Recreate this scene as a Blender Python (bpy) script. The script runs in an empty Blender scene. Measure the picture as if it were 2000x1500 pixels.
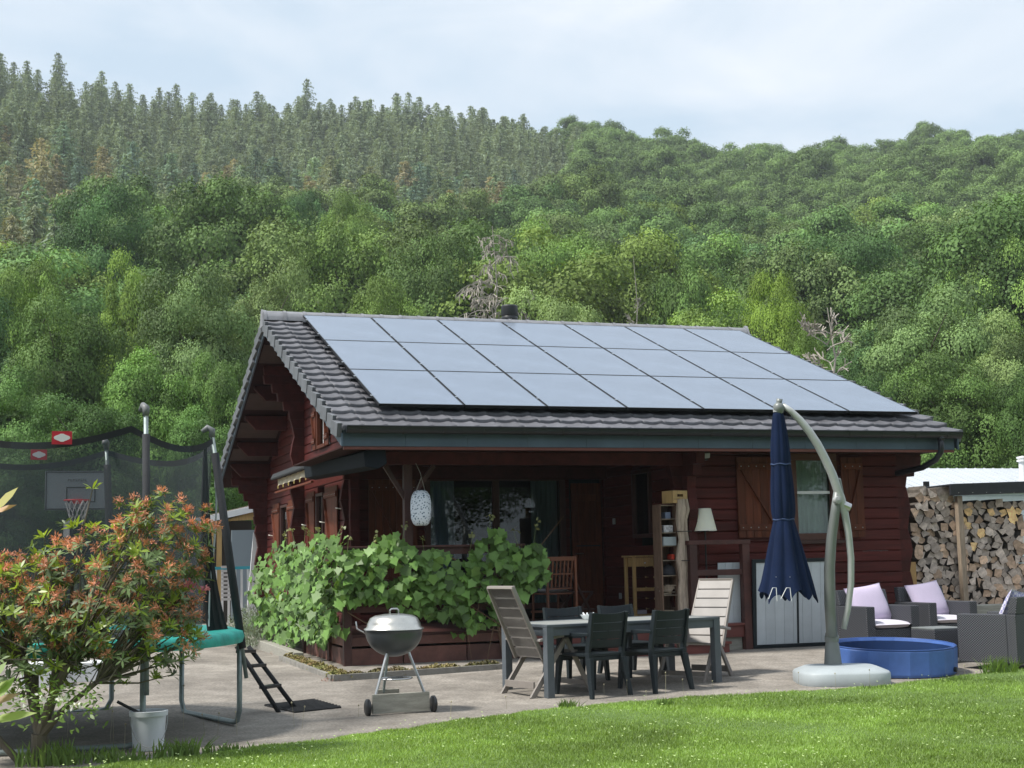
import bpy, bmesh, math, random
import numpy as np
from mathutils import Vector, Matrix
PI = math.pi
random.seed(7)
RNG = np.random.default_rng(11)
scene = bpy.context.scene
COL = scene.collection

# ------------------------------------------------------------------ camera
CAM = np.array([-4.225, -17.795, 1.43])
YAW, PITCH, ROLL, FPX = -0.32705665, 0.12135962, -0.02032488, 2789.92
def _axes():
    cy, sy, cp, sp = math.cos(YAW), math.sin(YAW), math.cos(PITCH), math.sin(PITCH)
    f = np.array([-sy*cp, cy*cp, sp]); r = np.array([cy, sy, 0.0]); u = np.cross(r, f)
    c, s = math.cos(ROLL), math.sin(ROLL)
    return c*r+s*u, -s*r+c*u, f
CR, CU, CF = _axes()
cam_data = bpy.data.cameras.new('camera'); cam = bpy.data.objects.new('camera', cam_data)
COL.objects.link(cam)
cam_data.sensor_width = 36; cam_data.lens = FPX/2000*36
cam_data.clip_start = 0.1; cam_data.clip_end = 3000
cam.matrix_world = Matrix(((CR[0], CU[0], -CF[0], CAM[0]), (CR[1], CU[1], -CF[1], CAM[1]),
                           (CR[2], CU[2], -CF[2], CAM[2]), (0, 0, 0, 1)))
scene.camera = cam
scene.render.resolution_x = 1024; scene.render.resolution_y = 768

# survey helpers: where a sight line meets a real plane of the site
def _ray(x, y): return CF + CR*(x-1000)/FPX - CU*(y-750)/FPX
def _on(ax, v, x, y):
    d = _ray(x, y); t = (v-CAM[ax])/d[ax]; return Vector(CAM+d*t)
def at_x(x, y, v): return _on(0, v, x, y)
def at_y(x, y, v): return _on(1, v, x, y)
def at_z(x, y, v=0.0): return _on(2, v, x, y)
def at_d(x, y, D): return Vector(CAM+_ray(x, y)*D)
def ground_z(y): return 0.038*min(max(y+4.2, 0), 3.2)
def at_g(x, y):
    z = 0.0
    for _ in range(20):
        P = at_z(x, y, z); z = .5*z+.5*ground_z(P.y)
    return at_z(x, y, z)

# ------------------------------------------------------------------ world, sun, exposure
SUN_EL, SUN_VEC = math.radians(56), (-0.9975, -0.07)       # sun stands left of the house
world = bpy.data.worlds.new('World'); scene.world = world; world.use_nodes = True
wn, wl = world.node_tree.nodes, world.node_tree.links
wn.clear()
w_out = wn.new('ShaderNodeOutputWorld'); w_bg = wn.new('ShaderNodeBackground')
sky = wn.new('ShaderNodeTexSky'); sky.sky_type = 'NISHITA'; sky.sun_disc = False
sky.sun_elevation = SUN_EL; sky.sun_rotation = math.atan2(SUN_VEC[0], SUN_VEC[1])
sky.air_density = 1.0; sky.dust_density = 1.5
w_tc = wn.new('ShaderNodeTexCoord'); w_mp = wn.new('ShaderNodeMapping'); w_mp.inputs['Scale'].default_value = (1.6, 1.6, 4.5)
w_mp.inputs['Rotation'].default_value = (0.15, 0.2, 0.5)
w_n1 = wn.new('ShaderNodeTexNoise'); w_n1.inputs['Scale'].default_value = 2.6; w_n1.inputs['Detail'].default_value = 7; w_n1.inputs['Roughness'].default_value = .5
w_n1.inputs['Distortion'].default_value = .5
w_r1 = wn.new('ShaderNodeValToRGB')
w_r1.color_ramp.elements[0].position = .34; w_r1.color_ramp.elements[0].color = (5.0, 6.1, 7.15, 1)
w_r1.color_ramp.elements[1].position = .66; w_r1.color_ramp.elements[1].color = (7.7, 8.05, 8.5, 1)
w_mix = wn.new('ShaderNodeMixRGB'); w_mix.inputs[0].default_value = .86
wl.new(w_tc.outputs['Generated'], w_mp.inputs[0]); wl.new(w_mp.outputs[0], w_n1.inputs['Vector'])
wl.new(w_n1.outputs['Fac'], w_r1.inputs[0]); wl.new(sky.outputs[0], w_mix.inputs[1]); wl.new(w_r1.outputs[0], w_mix.inputs[2])
wl.new(w_mix.outputs[0], w_bg.inputs[0]); wl.new(w_bg.outputs[0], w_out.inputs[0])
w_bg.inputs[1].default_value = 0.108
sun_d = bpy.data.lights.new('sun', 'SUN'); sun_o = bpy.data.objects.new('sun', sun_d); COL.objects.link(sun_o)
sun_d.energy = 4.4; sun_d.angle = math.radians(7.0); sun_d.color = (1.0, .955, .88)
_sv = Vector((SUN_VEC[0]*math.cos(SUN_EL), SUN_VEC[1]*math.cos(SUN_EL), math.sin(SUN_EL)))
sun_o.rotation_euler = _sv.to_track_quat('Z', 'Y').to_euler(); sun_o.location = (-20, 10, 40)
scene.view_settings.view_transform = 'Standard'; scene.view_settings.look = 'None'
scene.view_settings.exposure = 0.35; scene.view_settings.gamma = 1.0

# ------------------------------------------------------------------ materials
MATS = {}
def material(name, col=(.5, .5, .5), rough=.6, metal=0.0, var=.0, scale=6.0, bump=0.0, bscale=40.0, spec=.5,
             stretch=None, col2=None, coat=0.0, attr=None, transl=0.0, sheen=0.0, objcol=False, ior=None, alpha=None):
    """principled surface; var/col2 = natural colour variation by noise; attr = per-face random value; transl = leaf translucency"""
    if name in MATS: return MATS[name]
    m = bpy.data.materials.new(name); m.use_nodes = True; MATS[name] = m
    n, l = m.node_tree.nodes, m.node_tree.links
    b = n['Principled BSDF']; out = n['Material Output']
    b.inputs['Base Color'].default_value = (*col, 1); b.inputs['Roughness'].default_value = rough
    b.inputs['Metallic'].default_value = metal; b.inputs['Specular IOR Level'].default_value = spec
    b.inputs['Coat Weight'].default_value = coat; b.inputs['Coat Roughness'].default_value = .2
    if sheen: b.inputs['Sheen Weight'].default_value = sheen
    if ior: b.inputs['IOR'].default_value = ior
    tc = n.new('ShaderNodeTexCoord'); mp = n.new('ShaderNodeMapping')
    l.new(tc.outputs['Object'], mp.inputs[0])
    if stretch: mp.inputs['Scale'].default_value = stretch
    src = None
    if var or col2:
        nz = n.new('ShaderNodeTexNoise'); nz.inputs['Scale'].default_value = scale; nz.inputs['Detail'].default_value = 6; nz.inputs['Roughness'].default_value = .62
        l.new(mp.outputs[0], nz.inputs['Vector'])
        rp = n.new('ShaderNodeValToRGB'); rp.color_ramp.elements[0].position = .3; rp.color_ramp.elements[1].position = .7
        c2 = col2 if col2 else tuple(c*(1+var) for c in col)
        c1 = col if col2 else tuple(c*(1-var) for c in col)
        rp.color_ramp.elements[0].color = (*c1, 1); rp.color_ramp.elements[1].color = (*c2, 1)
        l.new(nz.outputs['Fac'], rp.inputs[0]); src = rp.outputs[0]
    if objcol:
        oi = n.new('ShaderNodeObjectInfo'); orr = n.new('ShaderNodeMapRange'); orr.inputs['To Min'].default_value = .78; orr.inputs['To Max'].default_value = 1.22
        l.new(oi.outputs['Random'], orr.inputs['Value'])
        if src is not None:
            sc_ = n.new('ShaderNodeVectorMath'); sc_.operation = 'SCALE'; l.new(src, sc_.inputs[0]); l.new(orr.outputs[0], sc_.inputs['Scale']); src = sc_.outputs[0]
        if src is None: src = oi.outputs['Color']
        else:
            mx = n.new('ShaderNodeMixRGB'); mx.blend_type = 'MULTIPLY'; mx.inputs[0].default_value = 1
            l.new(src, mx.inputs[1]); l.new(oi.outputs['Color'], mx.inputs[2]); src = mx.outputs[0]
    if attr is not None:
        at = n.new('ShaderNodeAttribute'); at.attribute_name = 'rnd'
        mr = n.new('ShaderNodeMapRange'); mr.inputs['To Min'].default_value = 1-attr; mr.inputs['To Max'].default_value = 1+attr
        l.new(at.outputs['Fac'], mr.inputs['Value'])
        mx = n.new('ShaderNodeVectorMath'); mx.operation = 'SCALE'
        if src is None: mx.inputs[0].default_value = col
        else: l.new(src, mx.inputs[0])
        l.new(mr.outputs[0], mx.inputs['Scale']); src = mx.outputs[0]
    if src is not None: l.new(src, b.inputs['Base Color'])
    if bump:
        nb = n.new('ShaderNodeTexNoise'); nb.inputs['Scale'].default_value = bscale; nb.inputs['Detail'].default_value = 5
        l.new(mp.outputs[0], nb.inputs['Vector'])
        bp = n.new('ShaderNodeBump'); bp.inputs['Strength'].default_value = bump; bp.inputs['Distance'].default_value = .02
        l.new(nb.outputs['Fac'], bp.inputs['Height']); l.new(bp.outputs[0], b.inputs['Normal'])
    if transl:
        tr = n.new('ShaderNodeBsdfTranslucent'); ms = n.new('ShaderNodeMixShader'); ms.inputs[0].default_value = transl
        if src is not None:
            hs = n.new('ShaderNodeMixRGB'); hs.blend_type = 'MULTIPLY'; hs.inputs[0].default_value = 1; hs.inputs[2].default_value = (1.5, 1.4, .6, 1)
            l.new(src, hs.inputs[1]); l.new(hs.outputs[0], tr.inputs[0])
        else: tr.inputs[0].default_value = (col[0]*1.5, col[1]*1.4, col[2]*.6, 1)
        l.new(b.outputs[0], ms.inputs[1]); l.new(tr.outputs[0], ms.inputs[2]); l.new(ms.outputs[0], out.inputs[0])
    if alpha is not None:
        tp = n.new('ShaderNodeBsdfTransparent'); ms = n.new('ShaderNodeMixShader'); ms.inputs[0].default_value = alpha
        l.new(tp.outputs[0], ms.inputs[1]); l.new(b.outputs[0], ms.inputs[2]); l.new(ms.outputs[0], out.inputs[0])
    return m

# ------------------------------------------------------------------ mesh builder
class MB:
    def __init__(s): s.v = []; s.f = []; s.r = []; s.mi = []
    def add(s, vs, fs, rnd=None, mi=0):
        o = len(s.v); s.v += [tuple(p) for p in vs]
        for f in fs: s.f.append([i+o for i in f]); s.r.append(random.random() if rnd is None else rnd); s.mi.append(mi)
        return s
    def box(s, x0, y0, z0, x1, y1, z1, rnd=None, mi=0):
        vs = [(x, y, z) for z in (z0, z1) for y in (y0, y1) for x in (x0, x1)]
        return s.add(vs, [(0, 2, 3, 1), (4, 5, 7, 6), (0, 1, 5, 4), (2, 6, 7, 3), (0, 4, 6, 2), (1, 3, 7, 5)], random.random() if rnd is None else rnd, mi)
    def obox(s, c, size, rot=None, rnd=None, mi=0):
        R_ = rot if rot is not None else Matrix.Identity(3); c = Vector(c); h = [a/2 for a in size]
        vs = [c+R_@Vector((x*h[0], y*h[1], z*h[2])) for z in (-1, 1) for y in (-1, 1) for x in (-1, 1)]
        return s.add(vs, [(0, 2, 3, 1), (4, 5, 7, 6), (0, 1, 5, 4), (2, 6, 7, 3), (0, 4, 6, 2), (1, 3, 7, 5)], random.random() if rnd is None else rnd, mi)
    def bar(s, p0, p1, w, h, up=(0, 0, 1), rnd=None, mi=0):
        p0, p1 = Vector(p0), Vector(p1); d = (p1-p0); L = d.length; d.normalize()
        a = d.cross(Vector(up));
        if a.length < 1e-4: a = d.cross(Vector((0, 1, 0)))
        a.normalize(); b = a.cross(d)
        R_ = Matrix((d, a, b)).transposed()
        return s.obox((p0+p1)/2, (L, w, h), R_, rnd, mi)
    def tube(s, pts, rad, n=10, cap=True, rnd=None, mi=0, closed=False):
        pts = [Vector(p) for p in pts]; m = len(pts)
        rad = rad if isinstance(rad, (list, tuple)) else [rad]*m
        vs = []; prev = None; rr = random.random() if rnd is None else rnd
        for i, p in enumerate(pts):
            if closed: d = pts[(i+1) % m]-pts[i-1]
            else: d = pts[min(i+1, m-1)]-pts[max(i-1, 0)]
            d.normalize()
            if prev is None:
                a = d.cross(Vector((0, 0, 1)));
                if a.length < .1: a = d.cross(Vector((0, 1, 0)))
            else: a = prev-d*prev.dot(d)
            a.normalize(); b = d.cross(a); prev = a
            for k in range(n):
                t = 2*PI*k/n; vs.append(p+(a*math.cos(t)+b*math.sin(t))*rad[i])
        fs = []
        for i in range(m if closed else m-1):
            j = (i+1) % m
            for k in range(n): fs.append((i*n+k, i*n+(k+1) % n, j*n+(k+1) % n, j*n+k))
        if cap and not closed: fs.append(tuple(range(n-1, -1, -1))); fs.append(tuple((m-1)*n+k for k in range(n)))
        return s.add(vs, fs, rr, mi)
    def lathe(s, prof, c=(0, 0, 0), n=24, rnd=None, mi=0, closed_ends=True, sx=1, sy=1):
        c = Vector(c); vs = []; fs = []; m = len(prof); rr = random.random() if rnd is None else rnd
        for (r, z) in prof:
            for k in range(n): t = 2*PI*k/n; vs.append(c+Vector((r*sx*math.cos(t), r*sy*math.sin(t), z)))
        for i in range(m-1):
            for k in range(n): fs.append((i*n+k, i*n+(k+1) % n, (i+1)*n+(k+1) % n, (i+1)*n+k))
        if closed_ends:
            if prof[0][0] > 1e-4: fs.append(tuple(range(n-1, -1, -1)))
            if prof[-1][0] > 1e-4: fs.append(tuple((m-1)*n+k for k in range(n)))
        return s.add(vs, fs, rr, mi)
    def prism(s, poly, vec, rnd=None, mi=0):
        """poly: 3-D planar outline, extruded by vec"""
        p = [Vector(q) for q in poly]; v = Vector(vec); m = len(p)
        vs = p+[q+v for q in p]
        fs = [tuple(range(m-1, -1, -1)), tuple(range(m, 2*m))]+[(i, (i+1) % m, m+(i+1) % m, m+i) for i in range(m)]
        return s.add(vs, fs, random.random() if rnd is None else rnd, mi)
    def move(s, M_):
        s.v = [tuple(M_@Vector(p)) for p in s.v]; return s
    def build(s, name, mat, parent=None, smooth=False, bevel=0.0, loc=None, segs=2, auto=None):
        me = bpy.data.meshes.new(name); me.from_pydata(s.v, [], s.f); me.update()
        bm = bmesh.new(); bm.from_mesh(me); bmesh.ops.recalc_face_normals(bm, faces=bm.faces); bm.to_mesh(me); bm.free()
        for q in (mat if isinstance(mat, (list, tuple)) else [mat]): me.materials.append(q)
        a = me.attributes.new('rnd', 'FLOAT', 'FACE'); a.data.foreach_set('value', s.r)
        me.polygons.foreach_set('material_index', s.mi)
        if smooth or auto:
            me.polygons.foreach_set('use_smooth', [True]*len(me.polygons))
            if auto or smooth == 'auto':
                me.set_sharp_from_angle(angle=math.radians(auto or 35))
        o = bpy.data.objects.new(name, me); COL.objects.link(o)
        if bevel:
            b = o.modifiers.new('bevel', 'BEVEL'); b.width = bevel; b.segments = segs; b.limit_method = 'ANGLE'; b.angle_limit = math.radians(40)
        if parent is not None: o.parent = parent
        elif loc is not None: pass
        return o
def tag(o, label=None, cat=None, group=None, kind=None):
    if label: o['label'] = label
    if cat: o['category'] = cat
    if group: o['group'] = group
    if kind: o['kind'] = kind
    return o
def thing(name, label, cat, loc=(0, 0, 0), rz=0.0, group=None):
    o = bpy.data.objects.new(name, None); COL.objects.link(o); o.location = loc; o.rotation_euler = (0, 0, rz)
    o.empty_display_size = .2
    return tag(o, label, cat, group)
def copy_tree(o, parent=None):
    c = o.copy(); COL.objects.link(c)
    if parent is not None: c.parent = parent
    for ch in list(o.children): copy_tree(ch, c)
    return c
def fast_mesh(name, V, F, mats, rnd=None, smooth=False, parent=None, mi=None):
    """V (n,3) array, F (m,k) array of equal-sided faces"""
    me = bpy.data.meshes.new(name); V = np.asarray(V, np.float32); F = np.asarray(F, np.int32)
    m, k = F.shape
    me.vertices.add(len(V)); me.vertices.foreach_set('co', V.ravel())
    me.loops.add(m*k); me.loops.foreach_set('vertex_index', F.ravel())
    me.polygons.add(m); me.polygons.foreach_set('loop_start', np.arange(m, dtype=np.int32)*k)
    if smooth: me.polygons.foreach_set('use_smooth', np.ones(m, bool))
    if mi is not None: me.polygons.foreach_set('material_index', np.asarray(mi, np.int32))
    me.update(calc_edges=True); me.validate()
    for q in (mats if isinstance(mats, (list, tuple)) else [mats]): me.materials.append(q)
    if rnd is not None and len(me.polygons) == m:
        a = me.attributes.new('rnd', 'FLOAT', 'FACE'); a.data.foreach_set('value', np.asarray(rnd, np.float32))
    return me
def link(name, me, parent=None):
    o = bpy.data.objects.new(name, me); COL.objects.link(o)
    if parent is not None: o.parent = parent
    return o
def leaves(C_, N_, size, shape, up=None, jitter=None):
    """leaf polygons: centre C_, face normal N_, shape = list of (along, across, lift); returns V,F"""
    n = len(C_); C_ = np.asarray(C_, float); N_ = np.asarray(N_, float)
    N_ = N_/np.linalg.norm(N_, axis=1, keepdims=True)
    if up is None: up = RNG.normal(size=(n, 3))
    a = up-(up*N_).sum(1, keepdims=True)*N_; a /= (np.linalg.norm(a, axis=1, keepdims=True)+1e-9)
    b = np.cross(N_, a); k = len(shape); sz = np.asarray(size).reshape(-1, 1)*np.ones((n, 1))
    V = np.empty((n, k, 3))
    for i, (p, q, h) in enumerate(shape): V[:, i] = C_+sz*(a*p+b*q+N_*h)
    return V.reshape(-1, 3), np.arange(n*k).reshape(n, k)
def rand_dir(n):
    v = RNG.normal(size=(n, 3)); return v/np.linalg.norm(v, axis=1, keepdims=True)

# wood, metal, plastic ...
WALL = material('stained_log', (.080, .0140, .0118), .6, var=.35, scale=3, stretch=(.6, .6, 9), bump=.25, bscale=30, attr=.22, spec=.22)
WALLDK = material('stained_log_end', (.06, .013, .011), .65, var=.3, scale=8, attr=.25, bump=.3, bscale=50, spec=.2)
SHUT = material('shutter_wood', (.108, .028, .012), .55, var=.4, scale=4, stretch=(6, 6, .5), bump=.2, bscale=30, attr=.18, spec=.25)
TRIM = material('dark_trim', (.055, .018, .014), .5, var=.2, attr=.1)
DECKW = material('deck_stain', (.06, .019, .015), .55, var=.3, scale=5, bump=.2, attr=.25)
ZINC = material('slate_zinc', (.075, .108, .145), .45, metal=.25, var=.14, scale=2.5, spec=.5)
GUTTER = material('dark_gutter', (.012, .015, .02), .4, metal=.0, var=.1)
TILE = material('concrete_tile', (.105, .105, .118), .62, var=.2, scale=9, bump=.15, bscale=60, attr=.22)
TILEV = material('verge_tile', (.115, .122, .135), .6, var=.2, scale=5, attr=.14)
DARK = material('dark_resin', (.012, .018, .022), .5, var=.12, scale=10, attr=.08, spec=.3)
TABLEM = material('grey_resin', (.085, .10, .115), .45, var=.12, scale=8)
TABLETOP = material('tabletop_planks', (.27, .28, .265), .5, var=.2, scale=5, stretch=(1, 9, 1), attr=.1)
TAUPE = material('taupe_resin', (.225, .2, .18), .5, var=.1, scale=6, attr=.05)
TAUPEL = material('pale_taupe_resin', (.285, .265, .25), .55, var=.1, scale=6, attr=.06)
STEEL = material('steel', (.5, .5, .5), .3, metal=1)
GALV = material('galvanised', (.25, .3, .3), .5, metal=.5, var=.2, scale=12)
BLACKF = material('black_fabric', (.012, .013, .015), .85, var=.2)
GREYP = material('grey_plastic', (.33, .34, .34), .5)
WHITEP = material('white_paint', (.74, .75, .76), .45, var=.05)
BLACKP = material('black_plastic', (.015, .016, .018), .4)
PALEW = material('pale_wood', (.5, .33, .14), .5, var=.22, scale=5, stretch=(6, 6, .7), attr=.12)
ROUGHW = material('weathered_wood', (.27, .215, .16), .8, var=.3, scale=6, stretch=(5, 5, .8), bump=.35, attr=.15)
GREYW = material('grey_wood', (.3, .29, .25), .8, var=.25, scale=6, stretch=(.8, 5, 5), bump=.3, attr=.12)
BARK = material('bark', (.13, .11, .085), .9, var=.35, scale=12, stretch=(1, 1, .3), bump=.6, bscale=25)
# ================================================================== HOUSE
AL = math.radians(20.968); TA, CA, SA = math.tan(AL), math.cos(AL), math.sin(AL)
LOG = .154
X0, X1 = -.6, 8.37                     # roof ends
YE, YR, YB = -.5, 5.6, 11.7            # eave, ridge, back eave
GX, YF, YP, YBK = .30, .30, 3.2, 11.0  # gable wall plane, front wall, porch wall, back wall
XB, XW = 4.40, 7.85                    # right block's left wall, right wall
ZC = 2.84                              # porch ceiling
ZD = .50                               # deck floor
def roof_z(y):                         # tile bed
    return 3.30+(min(y, 2*YR-y))*TA
house = thing('log_house', 'dark red log chalet with grey tiled roof and covered porch', 'house', (0, 0, 0))
# ---- log walls
def log_profile(z, t=.0):
    g = .013
    return [(0, z+.004), (-g*.9, z+.016), (-g, z+LOG*.5), (-g*.9, z+LOG-.016), (0, z+LOG-.004)]
def logwall(name, axis, plane, a0, a1, z0, z1, sgn, openings=(), top=None, mat=WALL, thick=.11):
    """axis 'x': wall runs along x at y=plane; sgn -1 faces -axis. openings (a,b,zl,zh). top(a)->z limit"""
    mb = MB(); z = z0; k = 0
    while z < z1-.01:
        zc = z+LOG*.5; segs = [(a0, a1)]
        if top:
            ok = [a for a in np.linspace(a0, a1, 240) if top(a) > z+LOG*.3]
            if not ok: break
            segs = [(ok[0], ok[-1])]
        for (oa, ob, zl, zh) in openings:
            if zl-.05 < zc < zh+.05:
                ns = []
                for (p, q) in segs:
                    if ob <= p or oa >= q: ns.append((p, q)); continue
                    if oa > p: ns.append((p, oa))
                    if ob < q: ns.append((ob, q))
                segs = ns
        zt = min(z+LOG, z1)
        for (p, q) in segs:
            if q-p < .02: continue
            prof = [(plane+sgn*(-d), zz) for d, zz in log_profile(z)]
            back = [(plane-sgn*.03, z+LOG-.004), (plane-sgn*.03, z+LOG-.0005), (plane-sgn*thick, z+LOG-.0005), (plane-sgn*thick, z+.0005), (plane-sgn*.03, z+.0005), (plane-sgn*.03, z+.004)]
            pl = prof+back
            if axis == 'x': mb.prism([(p, yy, zz) for yy, zz in pl], (q-p, 0, 0))
            else: mb.prism([(xx, p, zz) for xx, zz in pl], (0, q-p, 0))
        z += LOG; k += 1
    return mb.build(name, mat, house)
Z0 = .20
# gable window and lower windows on the gable wall
gw0, gw1 = 4.75, 5.62
logwall('gable_wall', 'y', GX, YP, YBK, Z0, 5.4, -1,
        openings=[(gw0, gw1, 3.28, 3.98), (5.02, 5.62, .9, 2.55), (8.35, 9.15, 1.4, 2.5)], top=lambda a: roof_z(a)-.06)
sash = (6.16, 6.72, 1.70, 2.74)
logwall('front_wall', 'x', YF, XB, XW, Z0, ZC, -1, openings=[(6.05, 6.80, 1.62, 2.80)])
logwall('porch_back_wall', 'x', YP, GX, XB+.1, ZD, ZC, -1, openings=[(1.46, 3.72, .62, 2.72), (3.80, 4.36, .52, 2.62)])
logwall('porch_side_wall', 'y', XB, YF+.002, YP-.02, ZD, ZC, -1, openings=[(1.34, 2.02, 1.68, 2.70)])
logwall('right_wall', 'y', XW-.1, YF+.1, YBK, Z0, 5.4, 1, top=lambda a: roof_z(a)-.06)
logwall('back_wall', 'x', YBK+.1, GX+.1, XW-.1, Z0, 3.3, 1)
# near-black slabs, their colour standing in for the unlit room behind the openings
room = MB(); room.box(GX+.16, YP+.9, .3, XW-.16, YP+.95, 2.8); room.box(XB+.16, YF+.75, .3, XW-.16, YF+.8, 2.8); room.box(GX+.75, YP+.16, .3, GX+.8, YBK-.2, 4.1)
room.build('dark_room_slabs', material('dark_interior', (.03, .028, .026), .9), house)
# foundation strip
fd = MB(); fd.box(GX+.04, YP, -.1, XW-.04, YBK, Z0); fd.box(XB+.04, YF+.04, -.1, XW-.04, YP, Z0)
fd.build('foundation', material('foundation_concrete', (.2, .19, .175), .85, var=.25, bump=.3), house)

# ---- carved log ends at the corners (zigzag silhouettes)
def log_ends(name, px, py, z0, z1, dx, dy, w, base=.20, amp=.06, steps=(), axis=None):
    """stack of log ends growing from (px,py) along (dx,dy); steps=(z,extra) corbel outwards near the top"""
    mb = MB(); z = z0; k = 0; ax = Vector((dx, dy, 0)); pe = Vector((-dy, dx, 0))
    while z < z1-.02:
        ex = 0
        for (zs, e) in steps:
            if z >= zs-.01: ex = e
        ph = k % 4
        lo, hi = [(base+amp, base+amp*.5), (base+amp*.5, base-amp*.2), (base-amp*.3, base+amp*.3), (base+amp*.2, base+amp*1.1)][ph]
        if ex: lo = hi = base+ex; hi = base+ex+.02
        h = min(LOG, z1-z)
        c = Vector((px, py, 0))-pe*w/2
        poly = [c+Vector((0, 0, z)), c+ax*lo+Vector((0, 0, z)), c+ax*hi+Vector((0, 0, z+h-.001)), c+Vector((0, 0, z+h-.001))]
        mb.prism(poly, pe*w); z += LOG; k += 1
    return mb.build(name, WALLDK, house, bevel=.003)
def gable_corbel(y, w=.13):
    zt = roof_z(y)-.12
    log_ends('log_ends', GX+.02, y, Z0, zt, -1, 0, w, base=.22, amp=.05,
             steps=[(zt-LOG*7, .06), (zt-LOG*5.2, .16), (zt-LOG*4.2, .26), (zt-LOG*3.2, .36), (zt-LOG*2.2, .5)])
gable_corbel(6.85); gable_corbel(10.95)
log_ends('log_ends', GX+.05, YP-.05, ZD, ZC, 0, -1, .14, base=.10, amp=.05)            # end of the gable wall at the porch
log_ends('log_ends', GX+.04, YP+.07, ZD, ZC, -1, 0, .12, base=.12, amp=.05)
log_ends('log_ends', XW-.04, YF+.06, Z0, ZC, 1, 0, .13, base=.20, amp=.05, steps=[(ZC-LOG*2.2, .14), (ZC-LOG*1.1, .26)])
log_ends('log_ends', XB+.06, YF+.03, Z0, ZC, 0, -1, .13, base=.17, amp=.05, steps=[(ZC-LOG*2.2, .18), (ZC-LOG*1.1, .3)])
log_ends('log_ends', XB+.02, YF+.07, Z0, ZC, -1, 0, .12, base=.17, amp=.05)

# ---- roof carcass: boarded underside, rafters' purlins, barge boards
def slope_slab(name, x0, x1, y0, y1, dz0, dz1, mat, parent=house):
    mb = MB(); P = lambda x, y, d: (x, y, roof_z(y)+d)
    mb.prism([P(x0, y0, dz0), P(x0, y1, dz0), P(x0, y1, dz1), P(x0, y0, dz1)], (x1-x0, 0, 0)); return mb.build(name, mat, parent)
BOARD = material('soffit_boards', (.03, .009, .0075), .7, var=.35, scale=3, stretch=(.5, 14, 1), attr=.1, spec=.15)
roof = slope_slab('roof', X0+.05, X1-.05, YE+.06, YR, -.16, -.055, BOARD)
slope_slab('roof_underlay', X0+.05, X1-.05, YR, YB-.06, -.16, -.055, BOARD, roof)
# purlins under the left overhang, bevelled ends
def purlin(y, L=.62, h=.26, w=.13, name='purlin'):
    z = roof_z(y)-.165
    if y > YR: pass
    mb = MB(); x = GX-L+.02
    poly = [(GX+.03, y-w/2, z), (x, y-w/2, z), (x, y-w/2, z-.05), (x+.2, y-w/2, z-h), (GX+.03, y-w/2, z-h)]
    mb.prism(poly, (0, w, 0)); return mb.build(name, WALLDK, house, bevel=.005)
for y in (5.6, 7.5, 8.6, 9.65, 10.55, 4.0, 2.6): purlin(y, L=.80)
for y0_, y1_ in ((7.75, 8.35), (8.85, 9.45), (9.9, 10.4), (6.1, 6.7)):   # pale boarding strips that show between purlins
    tr = MB(); tr.prism([(X0+.08, y0_, roof_z(y0_)-.172), (X0+.08, y1_, roof_z(y1_)-.172), (X0+.08, y1_, roof_z(y1_)-.164), (X0+.08, y0_, roof_z(y0_)-.164)], (.75, 0, 0)); tr.build('soffit_strip', material('pale_soffit', (.06, .036, .03), .7, var=.2), house)
# barge boards and verge flanges
for (x, s) in ((X0, -1), (X1, 1)):
    for (ya, yb) in ((YE-.02, YR), (YR, YB+.02)):
        mb = MB()
        mb.prism([(x, ya, roof_z(ya)-.26), (x, yb, roof_z(yb)-.26), (x, yb, roof_z(yb)-.10), (x, ya, roof_z(ya)-.10)], (s*-.03, 0, 0))
        mb.build('barge_board', ZINC, house, bevel=.004)
# ---- roof tiles
TW, GAU = .30, .348
def tile_field(name, y_from, y_to, flip=False):
    L = (y_to-y_from)/CA; nc = int(round(L/GAU)); g = L/nc
    nx = int(round((X1-X0)/TW)); tw = (X1-X0)/nx
    prof = [(0, .0), (.03, .012), (.12, .010), (.3, .003), (.5, .002), (.66, .008), (.78, .019), (.88, .022), (.96, .015), (1.0, .004)]
    V = []; F = []; R_ = []
    for c in range(nc):
        for t in range(nx):
            if True:
                base = len(V); xa = X0+t*tw; jz = random.uniform(-.002, .003)
                for (u, h) in prof:
                    x = xa+u*tw
                    for (s, e) in ((c*g-.012, -.018), (c*g-.012, .040), (c*g+.012, .046), ((c+1)*g+.01, .002)):
                        hh = h if e > 0 or s > c*g+.2 else h*.8
                        y = y_from+s*CA; z = 3.245+s*SA+(y_from*TA)
                        n = e+hh+jz+.012
                        yy, zz = y-n*SA, z+n*CA
                        if flip: yy = 2*YR-yy
                        V.append((x, yy, zz))
                m = len(prof); r = random.random()
                for i in range(m-1):
                    for j in range(3):
                        a = base+i*4+j; q = (a, a+4, a+5, a+1); F.append(q if not flip else q[::-1]); R_.append(r)
    me = fast_mesh(name, V, F, TILE, R_, smooth=False)
    return link(name, me, roof)
tile_field('roof_tiles', YE-.03, YR-.02); tile_field('roof_tiles', YE-.03, YR-.02, flip=True)
# verge tiles: one hanging flange per course
for (x, s) in ((X0, -1), (X1, 1)):
    mb = MB(); L = (YR-YE)/CA; nc = 18; g = L/nc
    for fl in (False, True):
        for c in range(nc):
            s0, s1 = c*g-.03, (c+1)*g-.01
            pts = []
            for (ss, e) in ((s0, -.095), (s1, -.16), (s1, .02), (s0, .085)):
                y = YE+ss*CA-e*SA; z = 3.245+YE*TA+ss*SA+e*CA
                if fl: y = 2*YR-y
                pts.append((x-s*.01, y, z))
            mb.prism(pts, (s*(.05 if c % 2 else .062), 0, 0))
    mb.build('verge_tiles', TILEV, roof, bevel=.005)
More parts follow.
